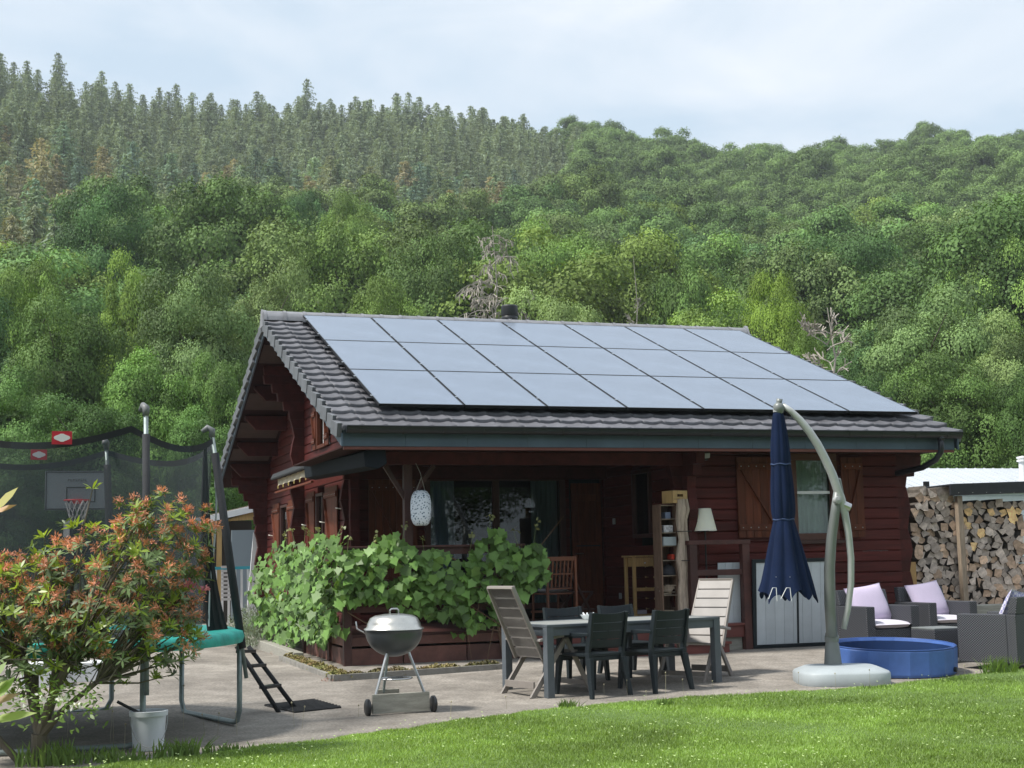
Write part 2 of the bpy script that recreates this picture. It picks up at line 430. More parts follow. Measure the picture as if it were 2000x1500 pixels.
# ridge caps
mb = MB(); nxr = 27; w = (X1-X0-.1)/nxr
for i in range(nxr):
    xa = X0-.02+i*w; ra, rb = (.120, .114)
    vs = []; fs = []
    for (xx, r) in ((xa, ra), (xa+.05, ra), (xa+.052, rb), (xa+w+.02, rb*.99)):
        for k in range(9):
            t = PI*k/8; vs.append((xx, YR-r*1.25*math.cos(t), 5.405+r*math.sin(t)*1.55))
    for j in range(3):
        for k in range(8): fs.append((j*9+k, j*9+k+1, (j+1)*9+k+1, (j+1)*9+k))
    mb.add(vs, fs)
mb.prism([(X0-.045, YR-.16+.32*k/8, 5.30+.30*math.sin(PI*k/8)) for k in range(9)], (.03, 0, 0))
mb.prism([(X1-.09, YR-.15+.30*k/8, 5.38+.24*math.sin(PI*k/8)) for k in range(9)], (.05, 0, 0))
mb.build('ridge_cap', material('ridge_tile', (.21, .215, .235), .6, var=.2, scale=6, attr=.12), roof, auto=40)
# fascia, gutter, brackets, downpipe
f0 = YE+.02
mb = MB(); xs = np.linspace(X0+.02, X1-.05, 12)
for a, b in zip(xs[:-1], xs[1:]): mb.box(a+.001, f0, ZC+.005, b-.001, f0+.03, 3.08)
mb.build('fascia', ZINC, house, bevel=.002)
mb = MB(); ge = []
for k in range(9):
    t = PI+PI*k/8; ge.append((YE-.085+.068*math.cos(t), 3.078+.085*math.sin(t)))
inner = [(YE-.085+.062*math.cos(PI+PI*k/8), 3.082+.079*math.sin(PI+PI*k/8)) for k in range(8, -1, -1)]
mb.prism([(X0+.05, y, z) for y, z in ge+inner], (X1-X0-.07, 0, 0))
mb.tube([(X0+.05, YE-.153, 3.083), (X1-.02, YE-.153, 3.083)], .011, 8)
for xx in (X0+.05, X1-.02): mb.prism([(xx, y, z) for y, z in ge], (.004, 0, 0))
gut = mb.build('gutter', GUTTER, house, auto=30)
mb = MB()
for i in range(17):
    x = X0+.22+i*.53
    mb.prism([(x, y*1.0-.004, z-.004) for y, z in ge]+[(x, YE-.02, 3.075)], (.028, 0, 0))
mb.build('gutter_bracket', BLACKP, gut)
dp = MB(); dx = 8.02
dp.tube([(dx, YE-.085, 3.02), (dx, YE-.085, 2.86), (dx+.0, YE-.07, 2.80), (dx-.04, YE+.0, 2.70), (dx-.12, YE+.22, 2.60), (dx-.17, YF+.05, 2.55), (dx-.12, YF+.3, 2.50), (dx-.1, YF+.34, 2.42), (dx-.1, YF+.34, .15)], .042, 12)
dp.lathe([(.05, 0), (.05, .06)], (dx, YE-.085, 2.97), 12)
dp.build('downpipe', GUTTER, house, smooth=True)
# porch / eaves ceiling
mb = MB(); y = YE+.05
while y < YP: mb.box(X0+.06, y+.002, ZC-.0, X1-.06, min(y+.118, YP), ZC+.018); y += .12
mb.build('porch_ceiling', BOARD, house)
MB().box(X0+.04, YE+.022, ZC-.035, X1-.06, YE+.06, ZC+.0).build('eaves_trim', material('red_trim', (.14, .04, .03), .5, var=.2), house)
MB().box(GX-.1, YP-.14, ZC-.2, XB, YP-.02, ZC-.002).build('porch_beam', WALLDK, house, bevel=.01)
MB().box(GX-.25, YF-.02, ZC-.17, XB+.2, YF+.1, ZC-.002).build('porch_beam', WALLDK, house, bevel=.01)
# triangular side cheek over the porch
mb = MB(); mb.prism([(GX, YE+.1, ZC+.02), (GX, YP, ZC+.02), (GX, YP, roof_z(YP)-.17), (GX, YE+.1, roof_z(YE+.1)-.17)], (.05, 0, 0)); mb.build('porch_cheek', WALL, house)
# porch post with Y braces
pp = MB(); pxx = .46
pp.box(pxx-.055, YF-.0, ZD-.3, pxx+.055, YF+.11, ZC-.17)
post = pp.build('porch_post', DECKW, house, bevel=.006)
b1 = MB(); b1.bar((pxx, YF+.055, 2.18), (pxx+.36, YF+.055, ZC-.18), .05, .06); b1.build('brace', DECKW, post, bevel=.004)
b1 = MB(); b1.bar((pxx, YF+.055, 2.18), (pxx-.30, YF+.055, ZC-.18), .05, .06); b1.build('brace', DECKW, post, bevel=.004)

# ---- windows, shutters, doors
GLASS = bpy.data.materials.new('window_glass'); GLASS.use_nodes = True
_n, _l = GLASS.node_tree.nodes, GLASS.node_tree.links; _n.clear()
_o = _n.new('ShaderNodeOutputMaterial'); _g = _n.new('ShaderNodeBsdfGlossy'); _g.inputs['Roughness'].default_value = .01; _t = _n.new('ShaderNodeBsdfTransparent'); _t.inputs[0].default_value = (.75, .8, .8, 1)
_f = _n.new('ShaderNodeFresnel'); _f.inputs[0].default_value = 1.5; _m = _n.new('ShaderNodeMixShader')
_l.new(_f.outputs[0], _m.inputs[0]); _l.new(_t.outputs[0], _m.inputs[1]); _l.new(_g.outputs[0], _m.inputs[2]); _l.new(_m.outputs[0], _o.inputs[0])
CURT = material('curtain', (.26, .33, .36), .85, var=.3, scale=3, stretch=(9, 9, .2))
CURTW = material('pale_blind', (.72, .75, .66), .8, var=.1, scale=4)
def window_x(name, x0, x1, z0, z1, y, fr=.07, cols=1, curtain=None, mat=TRIM, depth=.05, rails=()):
    """window in a wall that runs along x and faces -y"""
    mb = MB()
    mb.box(x0-fr, y-depth, z0-fr, x1+fr, y+.03, z0-.001); mb.box(x0-fr, y-depth, z1+.001, x1+fr, y+.03, z1+fr)
    mb.box(x0-fr, y-depth, z0, x0-.001, y+.03, z1); mb.box(x1+.001, y-depth, z0, x1+fr, y+.03, z1)
    w = (x1-x0)/cols
    for i in range(1, cols): mb.box(x0+i*w-fr*.6, y-depth+.004, z0, x0+i*w+fr*.6, y+.03, z1)
    o = mb.build(name, mat, house, bevel=.006)
    g = MB(); g.box(x0-.005, y-.006, z0-.005, x1+.005, y, z1+.005); g.build('pane', GLASS, o)
    for rz in rails: q = MB(); q.box(x0, y-.02, rz-.02, x1, y-.008, rz+.02); q.build('glazing_bar', WHITEP, o)
    if curtain:
        c = MB()
        for (ca, cb) in curtain[1]:
            n = max(8, int((cb-ca)*60)); vs = []; fs = []
            for i in range(n+1):
                x = ca+(cb-ca)*i/n; yy = y+.10+.02*math.sin(i*1.3)+.01*math.sin(i*.47)
                vs += [(x, yy, z0-.05), (x, yy, z1+.05)]
            for i in range(n): fs.append((2*i, 2*i+2, 2*i+3, 2*i+1))
            c.add(vs, fs)
        c.build('curtain', curtain[0], o, smooth=True)
    return o
window_x('sliding_window', 1.54, 3.64, .74, 2.62, YP, .085, 2, (CURT, [(1.54, 1.95), (3.2, 3.64)]), TRIM)
window_x('front_window', sash[0], sash[1], sash[2], sash[3], YF+.02, .10, 1, (CURTW, [(6.10, 6.78)]), material('window_brown', (.085, .028, .018), .5, var=.2), .075, rails=(2.28,))
MB().box(6.0, YF-.075, 1.55, 6.88, YF-.02, 1.598).build('window_sill', TRIM, house, bevel=.004)
# narrow window in the porch side wall
def window_y(name, x, y0, y1, z0, z1, fr=.06, depth=.05, mat=TRIM, cm=CURT, glaze=True):
    mb = MB()
    mb.box(x-depth, y0-fr, z0-fr, x+.03, y1+fr, z0-.001); mb.box(x-depth, y0-fr, z1+.001, x+.03, y1+fr, z1+fr)
    mb.box(x-depth, y0-fr, z0, x+.03, y0-.001, z1); mb.box(x-depth, y1+.001, z0, x+.03, y1+fr, z1)
    o = mb.build(name, mat, house, bevel=.005)
    if glaze: g = MB(); g.box(x-.004, y0-.004, z0-.004, x+.002, y1+.004, z1+.004); g.build('pane', GLASS, o)
    if cm: c = MB(); c.box(x+.08, y0-.03, z0-.03, x+.09, y1+.03, z1+.03); c.build('curtain', cm, o)
    return o
window_y('side_window', XB, 1.42, 1.95, 1.75, 2.64)
gwo = window_y('gable_window', GX, gw0+.10, gw1-.22, 3.33, 3.92, .06, .06, SHUT, CURTW)
q = MB(); q.box(GX-.012, 5.10, 3.34, GX-.006, 5.13, 3.92); q.build('glazing_bar', WHITEP, gwo)
window_y('gable_door_window', GX, 5.08, 5.55, .95, 2.5, .05, .05, TRIM, material('dark_curtain', (.04, .045, .045), .8))
window_y('gable_rear_window', GX, 8.42, 9.08, 1.45, 2.45, .05, .05, TRIM, material('dark_curtain', (.04, .045, .045), .8))
# shutters
def shutter(c, w, h, rz, name='shutter', brace=1, label=None):
    """plank shutter with ledges and a diagonal brace, hinged frame look; c = centre bottom, rz = facing angle (0 faces -y)"""
    mb = MB(); n = max(3, int(round(w/.11))); pw = w/n
    for i in range(n): mb.box(-w/2+i*pw+.002, -.012, 0, -w/2+(i+1)*pw-.002, .012, h)
    for zz in (.10, h-.17): mb.box(-w/2+.01, -.034, zz, w/2-.01, -.0125, zz+.085)
    mb.bar((-brace*(w/2-.06), -.023, h-.18), (brace*(w/2-.06), -.023, .19), .018, .06, up=(0, 1, 0))
    mb.move(Matrix.Translation(c)@Matrix.Rotation(rz, 4, 'Z'))
    o = mb.build(name, SHUT, house, bevel=.003)
    s = MB()
    for zz in (.14, h-.13):
        for i in range(n): s.lathe([(.007, 0), (.009, .004), (.0, .009)], (0, 0, 0), 8) if False else s.obox((-w/2+(i+.5)*pw, -.036, zz), (.014, .006, .014))
    s.move(Matrix.Translation(c)@Matrix.Rotation(rz, 4, 'Z')); s.build('hinge_nails', GREYP, o)
    return o
shutter((5.50, YF-.055, 1.65), .60, 1.13, 0)
shutter((7.06, YF-.055, 1.63), .36, 1.15, 0, brace=-1)
for (yc, w, z0, h) in ((6.0, .62, .75, 1.85), (4.3, .95, .75, 1.85), (9.55, .7, 1.35, 1.2), (7.85, .7, 1.35, 1.2)):
    shutter((GX-.05, yc, z0), w, h, -PI/2)
shutter((GX-.04, gw0-.08, 3.28), .28, .72, -PI/2); shutter((GX-.04, gw1+.10, 3.28), .28, .72, -PI/2)
# small scroll brackets beside gable window
sc = MB()
for yy in (gw0-.28, gw1+.32):
    sc.tube([(GX-.03, yy+.05*math.cos(t), 3.34+.06*math.sin(t)) for t in np.linspace(-2.4, 1.6, 10)], .009, 6)
sc.build('shutter_catch', BLACKP, gwo)
for yy, zz in ((4.75, 2.05), (6.35, 2.05), (9.9, 1.95), (3.5, 2.22)):
    MB().tube([(GX-.05, yy, zz), (GX-.11, yy+.02, zz+.01), (GX-.12, yy+.12, zz+.02)], .009, 6).build('shutter_catch', material('pale_metal', (.6, .58, .5), .5), house)
# porch door and open shutter on the back wall
dm = MB(); n = 5; w = (4.33-3.83)/n
for i in range(n): dm.box(3.83+i*w+.002, YP-.03, ZD+.03, 3.83+(i+1)*w-.002, YP+.01, 2.58)
for zz in (.75, 1.55, 2.3): dm.box(3.84, YP-.05, zz, 4.32, YP-.031, zz+.1)
door = dm.build('door', SHUT, house, bevel=.003)
MB().tube([(3.88, YP-.05, 1.48), (3.88, YP-.1, 1.48), (3.98, YP-.1, 1.48)], .01, 8).build('handle', STEEL, door)
MB().obox((4.09, YP-.054, 1.60), (.4, .006, .02)).build('hinge_strap', BLACKP, door)
shutter((.95, YP-.06, 1.0), .75, 1.65, 0, 'shutter')
# small wall fittings
for (X, Y, Z, d) in ((XB-.02, 2.72, 1.92, 0), (XB-.02, 2.55, .78, 0)):
    MB().box(X-.02, Y, Z, X, Y+.08, Z+.09).build('wall_switch', GREYP, house, bevel=.004)
# ---- deck with steps
DX0, DY0 = -.35, .30
mb = MB(); y = DY0-.02
while y < YP-.05: mb.box(DX0, y+.003, ZD-.03, XB+.1, y+.137, ZD); y += .14
deck = mb.build('deck', DECKW, house, bevel=.002)
mb = MB()
for (z0, z1) in ((.36, .47), (.11, .33)):
    for (a, b) in ((DX0, .35), (.36, 1.2), (1.21, 1.9)): mb.box(a+.002, DY0-.05, z0, b-.002, DY0-.021, z1, mi=0)
    for (a, b) in ((DY0, 1.25), (1.27, 2.2), (2.22, YP)): mb.box(DX0-.03, a+.002, z0, DX0-.001, b-.002, z1)
mb.build('deck_skirt', material('weathered_deck', (.12, .05, .038), .7, var=.4, scale=4, attr=.3, bump=.3), deck, bevel=.003)
mb = MB()
for (x, y) in ((DX0-.02, DY0-.03), (DX0-.02, 1.26), (DX0-.02, 3.1), (1.96, DY0-.03)):
    mb2 = MB(); mb2.box(x-.05, y-.05, .0, x+.05, y+.05, 1.52); mb2.build('railing_post', DECKW, deck, bevel=.006)
mb = MB()
for (z, h) in ((1.50, .09), (1.12, .07), (.78, .07)):
    mb.box(DX0-.01, DY0-.06, z, 1.92, DY0-.02, z+h); mb.box(DX0-.06, DY0+.02, z, DX0-.02, 3.05, z+h)
mb.box(DX0-.08, DY0-.10, 1.591, 2.02, DY0+.03, 1.62); mb.box(DX0-.10, DY0+.031, 1.591, DX0+.03, 3.1, 1.62)
mb.build('railing', DECKW, deck, bevel=.004)
st = MB()
for (x0, x1, ya, top) in ((1.98, 5.2, .02, .485), (2.05, 4.75, -.30, .265)):
    st.box(x0, ya, top-.035, x1, ya+.36, top); st.box(x0+.02, ya+.03, top-.19, x1-.02, ya+.055, top-.036)
st.build('steps', material('step_wood', (.15, .04, .032), .5, var=.25, scale=4, attr=.15), house, bevel=.004)
MB().box(4.85, .1, .08, 5.12, .2, .3).build('step_block', GREYW, house, bevel=.01)
# open rail frame right of the steps
rf = MB(); fx0, fx1, fy = 4.38, 5.18, .06
fr = thing('rail_frame', 'tall open dark brown rail frame standing at the right end of the porch steps', 'railing', (0, 0, 0))
MB().box(fx0-.055, fy-.05, .09, fx0+.055, fy+.05, 1.56).build('post', DECKW, fr, bevel=.005)
MB().box(fx1-.055, fy-.05, .09, fx1+.055, fy+.05, 1.56).build('post', DECKW, fr, bevel=.005)
MB().box(fx0-.075, fy-.06, 1.562, fx1+.07, fy+.06, 1.62).build('top_rail', DECKW, fr, bevel=.005)
MB().box(fx0+.056, fy-.03, 1.14, fx1-.056, fy+.03, 1.22).build('middle_rail', DECKW, fr, bevel=.005)
# chimney flue
fl = MB(); fc = (3.86, 6.1, 0)
fl.lathe([(.085, 5.2), (.085, 5.62), (.135, 5.63), (.15, 5.66), (.15, 5.70), (.14, 5.72), (.15, 5.74), (.15, 5.90), (.13, 5.925), (.0, 5.93)], fc, 24)
fl.build('chimney_flue', material('black_flue', (.016, .018, .02), .45), house, auto=30)

# ---- solar panels
PV = material('solar_glass', (.31, .36, .44), .27, metal=.72, var=.10, scale=1.3)
PVF = material('panel_frame', (.012, .013, .015), .35, metal=.5)
PW, PH = 1.154, 1.9217
rows_n = ('bottom', 'middle', 'top'); cols_n = ('leftmost', 'second from the left', 'third from the left', 'middle', 'third from the right', 'second from the right', 'rightmost')
for j in range(3):
    for i in range(7):
        g_ = MB(); g_.box(.022, .022, -.004, PW-.022, PH-.022, .0); f_ = MB()
        for (a, b, c, d) in ((.008, .008, PW-.008, .0215), (.008, PH-.0215, PW-.008, PH-.008), (.008, .0216, .0215, PH-.0216), (PW-.0215, .0216, PW-.008, PH-.0216)):
            f_.box(a, b, -.036, c, d, .002)
        t = thing('solar_panel', '%s solar panel in the %s row on the tiled roof' % (cols_n[i], rows_n[j]), 'solar panel', group='solar panels on the roof')
        if i == 0 and j == 0: gm, fm = g_.build('glass', PV, t), f_.build('frame', PVF, t)
        else: copy_g = link('glass', gm.data, t); copy_f = link('frame', fm.data, t)
        t.matrix_world = Matrix.Translation((i*PW, j*PH*CA, 3.43+j*PH*SA))@Matrix.Rotation(AL, 4, 'X')
# mounting rails and clamps under them
rl = MB()
for j in range(3):
    for q in (.22, .78):
        s = (j+q)*PH; y, z = s*CA+.05*SA, 3.43+s*SA-.05*CA
        R_ = Matrix.Rotation(AL, 3, 'X'); rl.obox((4.04, y, z), (8.2, .04, .045), R_)
        for i in range(8): rl.obox((i*PW, s*CA-.002*SA, 3.43+s*SA+.002*CA), (.03, .045, .01), R_, mi=1)
rl.build('panel_rails', [PVF, material('clamp', (.55, .57, .6), .35, metal=1)], house)
# ================================================================== GROUND
CONC = material('patio_concrete', (.20, .182, .160), .85, col2=(.345, .315, .28), scale=.9, bump=.4, bscale=70)
def _detail_concrete(m, sc, lo, hi):
    n, l = m.node_tree.nodes, m.node_tree.links; b = n['Principled BSDF']; src = b.inputs['Base Color'].links[0].from_socket
    tc = n.new('ShaderNodeTexCoord'); nz = n.new('ShaderNodeTexNoise'); nz.inputs['Scale'].default_value = sc; nz.inputs['Detail'].default_value = 4
    l.new(tc.outputs['Object'], nz.inputs['Vector']); rp = n.new('ShaderNodeValToRGB')
    rp.color_ramp.elements[0].position = .35; rp.color_ramp.elements[0].color = (*lo, 1); rp.color_ramp.elements[1].position = .65; rp.color_ramp.elements[1].color = (*hi, 1)
    l.new(nz.outputs['Fac'], rp.inputs[0]); mx = n.new('ShaderNodeMixRGB'); mx.blend_type = 'MULTIPLY'; mx.inputs[0].default_value = 1
    l.new(src, mx.inputs[1]); l.new(rp.outputs[0], mx.inputs[2]); l.new(mx.outputs[0], b.inputs['Base Color'])
_detail_concrete(CONC, 38, (.72, .72, .72), (1.18, 1.17, 1.15)); _detail_concrete(CONC, .55, (.74, .73, .72), (1.1, 1.1, 1.1)); _detail_concrete(CONC, 4.5, (.84, .83, .82), (1.08, 1.08, 1.08))
SOIL = material('turf_soil', (.07, .12, .025), .95, col2=(.11, .18, .04), scale=14, bump=.5)
xs = list(np.linspace(-8, 16, 49)); ys = list(np.linspace(-10, 16, 53))
V = [(x, y, ground_z(y)+.006*math.sin(x*1.3+y*.7)) for y in ys for x in xs]; nx = len(xs)
F = [(j*nx+i, j*nx+i+1, (j+1)*nx+i+1, (j+1)*nx+i) for j in range(len(ys)-1) for i in range(nx-1)]
patio = link('patio', fast_mesh('patio', V, F, CONC, smooth=True)); tag(patio, kind='structure')
# big ground sheet out to the valley
FAR = material('valley_ground', (.035, .06, .018), .95, col2=(.05, .085, .025), scale=.3)
V = []; F = []; rr_ = [0, 10, 20, 40, 80, 160, 320, 640]; na = 48
for r in rr_[1:]:
    for k in range(na): V.append((4+r*math.cos(2*PI*k/na)*1.3, 0+r*math.sin(2*PI*k/na)*1.3, -.16))
V.append((4, 0, -.16)); c_i = len(V)-1
F4 = [(j*na+k, j*na+(k+1) % na, (j+1)*na+(k+1) % na, (j+1)*na+k) for j in range(len(rr_)-2) for k in range(na)]
mbg = MB(); mbg.add(V, F4+[(c_i, k, (k+1) % na) for k in range(na)]); g_o = mbg.build('ground', FAR); tag(g_o, kind='structure')

# lawn: edge line as in the photo, running diagonally
edge_px = [(60, 1512), (180, 1500), (330, 1485), (450, 1468), (600, 1450), (800, 1422), (1000, 1395), (1150, 1380), (1300, 1366), (1500, 1356), (1700, 1343), (1850, 1325), (2000, 1305), (2200, 1285)]
edge = [at_z(x, y, .02) for x, y in edge_px]
def lawn_edge(x):
    for a, b in zip(edge[:-1], edge[1:]):
        if a.x <= x <= b.x: return a.y+(b.y-a.y)*(x-a.x)/(b.x-a.x)
    return edge[0].y-.3 if x < edge[0].x else edge[-1].y
LX = np.linspace(-9, 15, 121); V = []; F = []; ny = 24
for x in LX:
    ye = lawn_edge(x)+.04*math.sin(x*7)+.03*math.sin(x*17)
    for j in range(ny+1):
        t = j/ny; y = ye-(ye+20)*t**1.6
        V.append((x, y, .004+.045*min(1, (ye-y)/.25)+.01*math.sin(x*2+y)))
for i in range(len(LX)-1):
    for j in range(ny): a = i*(ny+1)+j; F.append((a, a+1, a+ny+2, a+ny+1))
lawn = link('lawn', fast_mesh('lawn', V, F, SOIL, smooth=True)); tag(lawn, kind='structure')
GRASS = material('grass_blade', (.225, .345, .08), .55, attr=.45, transl=.35, var=.28, scale=1.6)
def grass_field(name, n, xr, y0, hmin, hmax, seed, w=.006):
    r = np.random.default_rng(seed); N = n
    # sample inside the camera's wedge of lawn
    px = r.uniform(-40, 2040, N); py = r.uniform(1285, 1540, N)
    d = CF[None]+CR[None]*((px-1000)/FPX)[:, None]-CU[None]*((py-750)/FPX)[:, None]
    t = (.045-CAM[2])/d[:, 2]; P = CAM[None]+d*t[:, None]
    ye = np.interp(P[:, 0], [e.x for e in edge], [e.y for e in edge])+.04*np.sin(P[:, 0]*7)+.03*np.sin(P[:, 0]*17)
    ok = P[:, 1] < ye-.01+r.exponential(.03, N); P = P[ok]; ye = ye[ok]; N = len(P)
    P[:, 2] = .004+.045*np.clip((ye-P[:, 1])/.25, 0, 1)
    h = r.uniform(hmin, hmax, N)*(1+.2*np.sin(P[:, 0]*3.1)*np.sin(P[:, 1]*2.3)); a = r.uniform(0, 2*PI, N); lean = r.normal(0, .5, (N, 2))*h[:, None]
    dx = np.cos(a)*w; dy = np.sin(a)*w
    A = P+np.stack([dx, dy, 0*dx], 1); B = P-np.stack([dx, dy, 0*dx], 1); T = P+np.stack([lean[:, 0], lean[:, 1], h], 1)
    V = np.stack([A, B, T], 1).reshape(-1, 3); F = np.arange(len(V)).reshape(-1, 3)
    rn = np.clip(r.normal(.5, .22, N)+.2*np.sin(P[:, 0]*1.7+2*np.sin(P[:, 1]*1.1)), 0, 1)
    return link(name, fast_mesh(name, V, F, GRASS, rn))
gf = grass_field('grass', 430000, None, None, .014, .032, 3, .005); tag(gf, kind='stuff')
# clover heads and seed specks in the lawn
r = np.random.default_rng(9); N = 1900
px = r.uniform(-40, 2040, N); py = r.uniform(1290, 1540, N)
CL = []
for x, y in zip(px, py):
    P = at_z(x, y, .05)
    if P.y < lawn_edge(P.x)-.0 and (math.sin(P.x*2.1+1)+math.sin(P.y*3.3)+r.normal()*1.2 > .2 or P.y > lawn_edge(P.x)-.35): CL.append(P)
V = []; F = []
for P in CL:
    s = r.uniform(.005, .011); z = r.uniform(.02, .045); b = len(V)
    V += [(P.x-s, P.y, P.z+z), (P.x, P.y-s, P.z+z-.003), (P.x+s, P.y, P.z+z), (P.x, P.y+s, P.z+z+.004)]; F.append((b, b+1, b+2, b+3))
tag(link('clover_flowers', fast_mesh('clover_flowers', V, F, material('clover', (.34, .44, .17), .8, attr=.25), r.uniform(size=len(F)))), kind='stuff')
# tall seed stalks and weeds along the edge
ST = material('dry_stalk', (.33, .3, .2), .8, attr=.3); WEED = material('weed_leaf', (.15, .24, .06), .6, attr=.35, transl=.3)
mb = MB()
for (x, y, h) in [(215, 1455, 90), (222, 1460, 60), (132, 1440, 95), (243, 1470, 45), (358, 1425, 80), (400, 1440, 40), (425, 1445, 45), (463, 1435, 40), (575, 1420, 45), (590, 1425, 40), (1180, 1360, 25), (1225, 1356, 30), (1337, 1370, 45), (1262, 1380, 30), (1300, 1372, 60), (1885, 1330, 35), (1700, 1355, 50), (1632, 1358, 45), (305, 1430, 30), (1395, 1368, 40), (880, 1400, 28), (990, 1385, 25), (700, 1400, 22), (1560, 1340, 30)]:
    P = at_z(x, y, .02); H = h*13/FPX; ln = random.uniform(-.03, .03)
    mb.tube([P, P+Vector((ln*.4, 0, H*.6)), P+Vector((ln, ln, H))], [.0016, .0014, .001], 4)
    mb.lathe([(0, -.008), (.006, -.004), (.007, .004), (0, .012)], P+Vector((ln, ln, H)), 6)
tag(mb.build('seed_stalks', ST), kind='stuff')
def weed_clump(px_, py_, n, H, spread, sd):
    rr = np.random.default_rng(sd); P = at_z(px_, py_, .02); V = []; F = []
    for i in range(n):
        a = rr.uniform(0, 2*PI); q = rr.uniform(0, 1)**.7*spread; b = Vector((P.x+q*math.cos(a), P.y+q*math.sin(a)*.5, .0)); h = H*rr.uniform(.4, 1); w = .006
        t = b+Vector((rr.normal()*h*.35, rr.normal()*h*.3, h)); m_ = b.lerp(t, .5)+Vector((0, 0, h*.12)); o = len(V)
        V += [tuple(b+Vector((w, 0, 0))), tuple(b-Vector((w, 0, 0))), tuple(m_-Vector((w, 0, 0))), tuple(m_+Vector((w, 0, 0))), tuple(t), tuple(t+Vector((.001, 0, 0)))]
        F += [(o, o+1, o+2, o+3), (o+3, o+2, o+4, o+5)]
    return V, F
weeds = [(1110, 1388, 90, .14, .10, 1), (1140, 1392, 50, .09, .10, 2), (1300, 1385, 60, .14, .10, 3), (350, 1475, 120, .16, .2, 4), (440, 1470, 80, .1, .2, 5), (1955, 1320, 160, .26, .22, 6), (1860, 1335, 80, .12, .2, 7), (1710, 1350, 70, .1, .18, 8), (250, 1490, 90, .12, .2, 9), (100, 1490, 120, .2, .25, 10), (1985, 1300, 90, .2, .2, 12), (200, 1480, 80, .12, .3, 14)]
wlab = ['left leg of the table', 'first near dining chair', 'second near dining chair', 'white bucket, to its right', 'rubber mat', 'armchair nearest the lawn', 'blue pool', 'parasol base', 'white bucket, to its left', 'rhododendron trunk', 'right picture edge', 'trampoline foot tube']
for w_, wl_ in zip(weeds, wlab):
    V, F = weed_clump(*w_); o = link('weed_clump', fast_mesh('weed_clump', V, F, WEED, RNG.uniform(size=len(F))))
    tag(o, 'ragged weed tuft at the lawn edge near the '+wl_, 'weeds', 'weed tufts along the lawn edge')

# crumbs, dry leaves and grit on the concrete
r = np.random.default_rng(31); V = []; F = []
for k in range(1500):
    P = at_z(r.uniform(0, 2000), 1290+r.uniform(0, 1)*190, 0.0)
    if P.y < lawn_edge(P.x)-.02 or P.y > 1.2 or P.x > 8 or P.x < -7: continue
    if r.random() < .55: P.y = lawn_edge(P.x)+abs(r.normal())*.22
    s_ = r.uniform(.004, .013); a = r.uniform(0, 6); z_ = ground_z(P.y)+.012; b = len(V)
    V += [(P.x+s_*math.cos(a+q)*(1 if i % 2 else .5), P.y+s_*math.sin(a+q)*(1 if i % 2 else .5), z_+.003*(i % 2)) for i, q in enumerate((0, 1.57, 3.14, 4.71))]; F.append((b, b+1, b+2, b+3))
tag(link('litter', fast_mesh('litter', V, F, material('dry_litter', (.16, .13, .08), .9, attr=.6), r.uniform(size=len(F)))), kind='stuff')

# sedum border with its edging along the deck
SED = material('sedum_leaf', (.13, .15, .035), .7, col2=(.2, .13, .055), scale=3, attr=.4)
def border_pts():
    A, B, C_ = at_g(548, 1290), at_g(650, 1330), at_g(985, 1307)
    return A, B, C_
A, B, C_ = border_pts(); V = []; N_ = []; cen = []
rr = np.random.default_rng(5)
for (P, Q, n) in ((A, B, 3200), (B, C_, 4200)):
    d = (Q-P); L = d.length; t = rr.uniform(0, 1, n); off = rr.uniform(-.02, .24, n); pn = Vector((-d.y, d.x, 0)).normalized()
    lump = .03+.045*np.abs(np.sin(t*L*5+1))+.02*np.abs(np.sin(t*L*13))
    for i in range(n):
        p = P+d*float(t[i])+pn*float(off[i]); h = float(lump[i])*math.sin(PI*min(1, max(0, (off[i]+.03)/.29)))
        cen.append((p.x, p.y, ground_z(p.y)+h*rr.uniform(.5, 1.1)+.01))
cen = np.array(cen); nn = rand_dir(len(cen)); nn[:, 2] = np.abs(nn[:, 2])+.3
V, F = leaves(cen, nn, rr.uniform(.011, .02, len(cen)), [(-1, 0, 0), (0, -.6, .1), (1, 0, .0), (0, .6, .1)])
tag(link('sedum_border', fast_mesh('sedum_border', V, F, SED, np.clip(.5+.5*np.sin(cen[:, 0]*5)+rr.normal(0, .2, len(cen)), 0, 1))), kind='stuff')
mb = MB()
for P, Q in ((A, B), (B, C_)): mb.bar(P+Vector((0, 0, .02)), Q+Vector((0, 0, .02)), .05, .09)
eo = mb.build('border_edging', material('edging_stone', (.22, .21, .19), .9, var=.25, bump=.3)); tag(eo, 'low grey concrete edging strip in front of the sedum border', 'edging')
# low retaining wall behind the ladder
P, Q = at_y(462, 1228, 7.0), Vector((-.75, 1.6, .14))
lw = MB(); lw.bar((P.x, P.y, .17), (Q.x, Q.y, .1), .14, .26); tag(lw.build('low_wall', GREYW, bevel=.01), 'low grey stone wall edging the bed left of the deck', 'low wall')
lw = MB(); lw.box(GX-.55, 3.3, .0, GX-.02, 10.5, .24); o = lw.build('planting_bed', material('bed_soil', (.05, .04, .03), .95, var=.3)); tag(o, kind='structure')

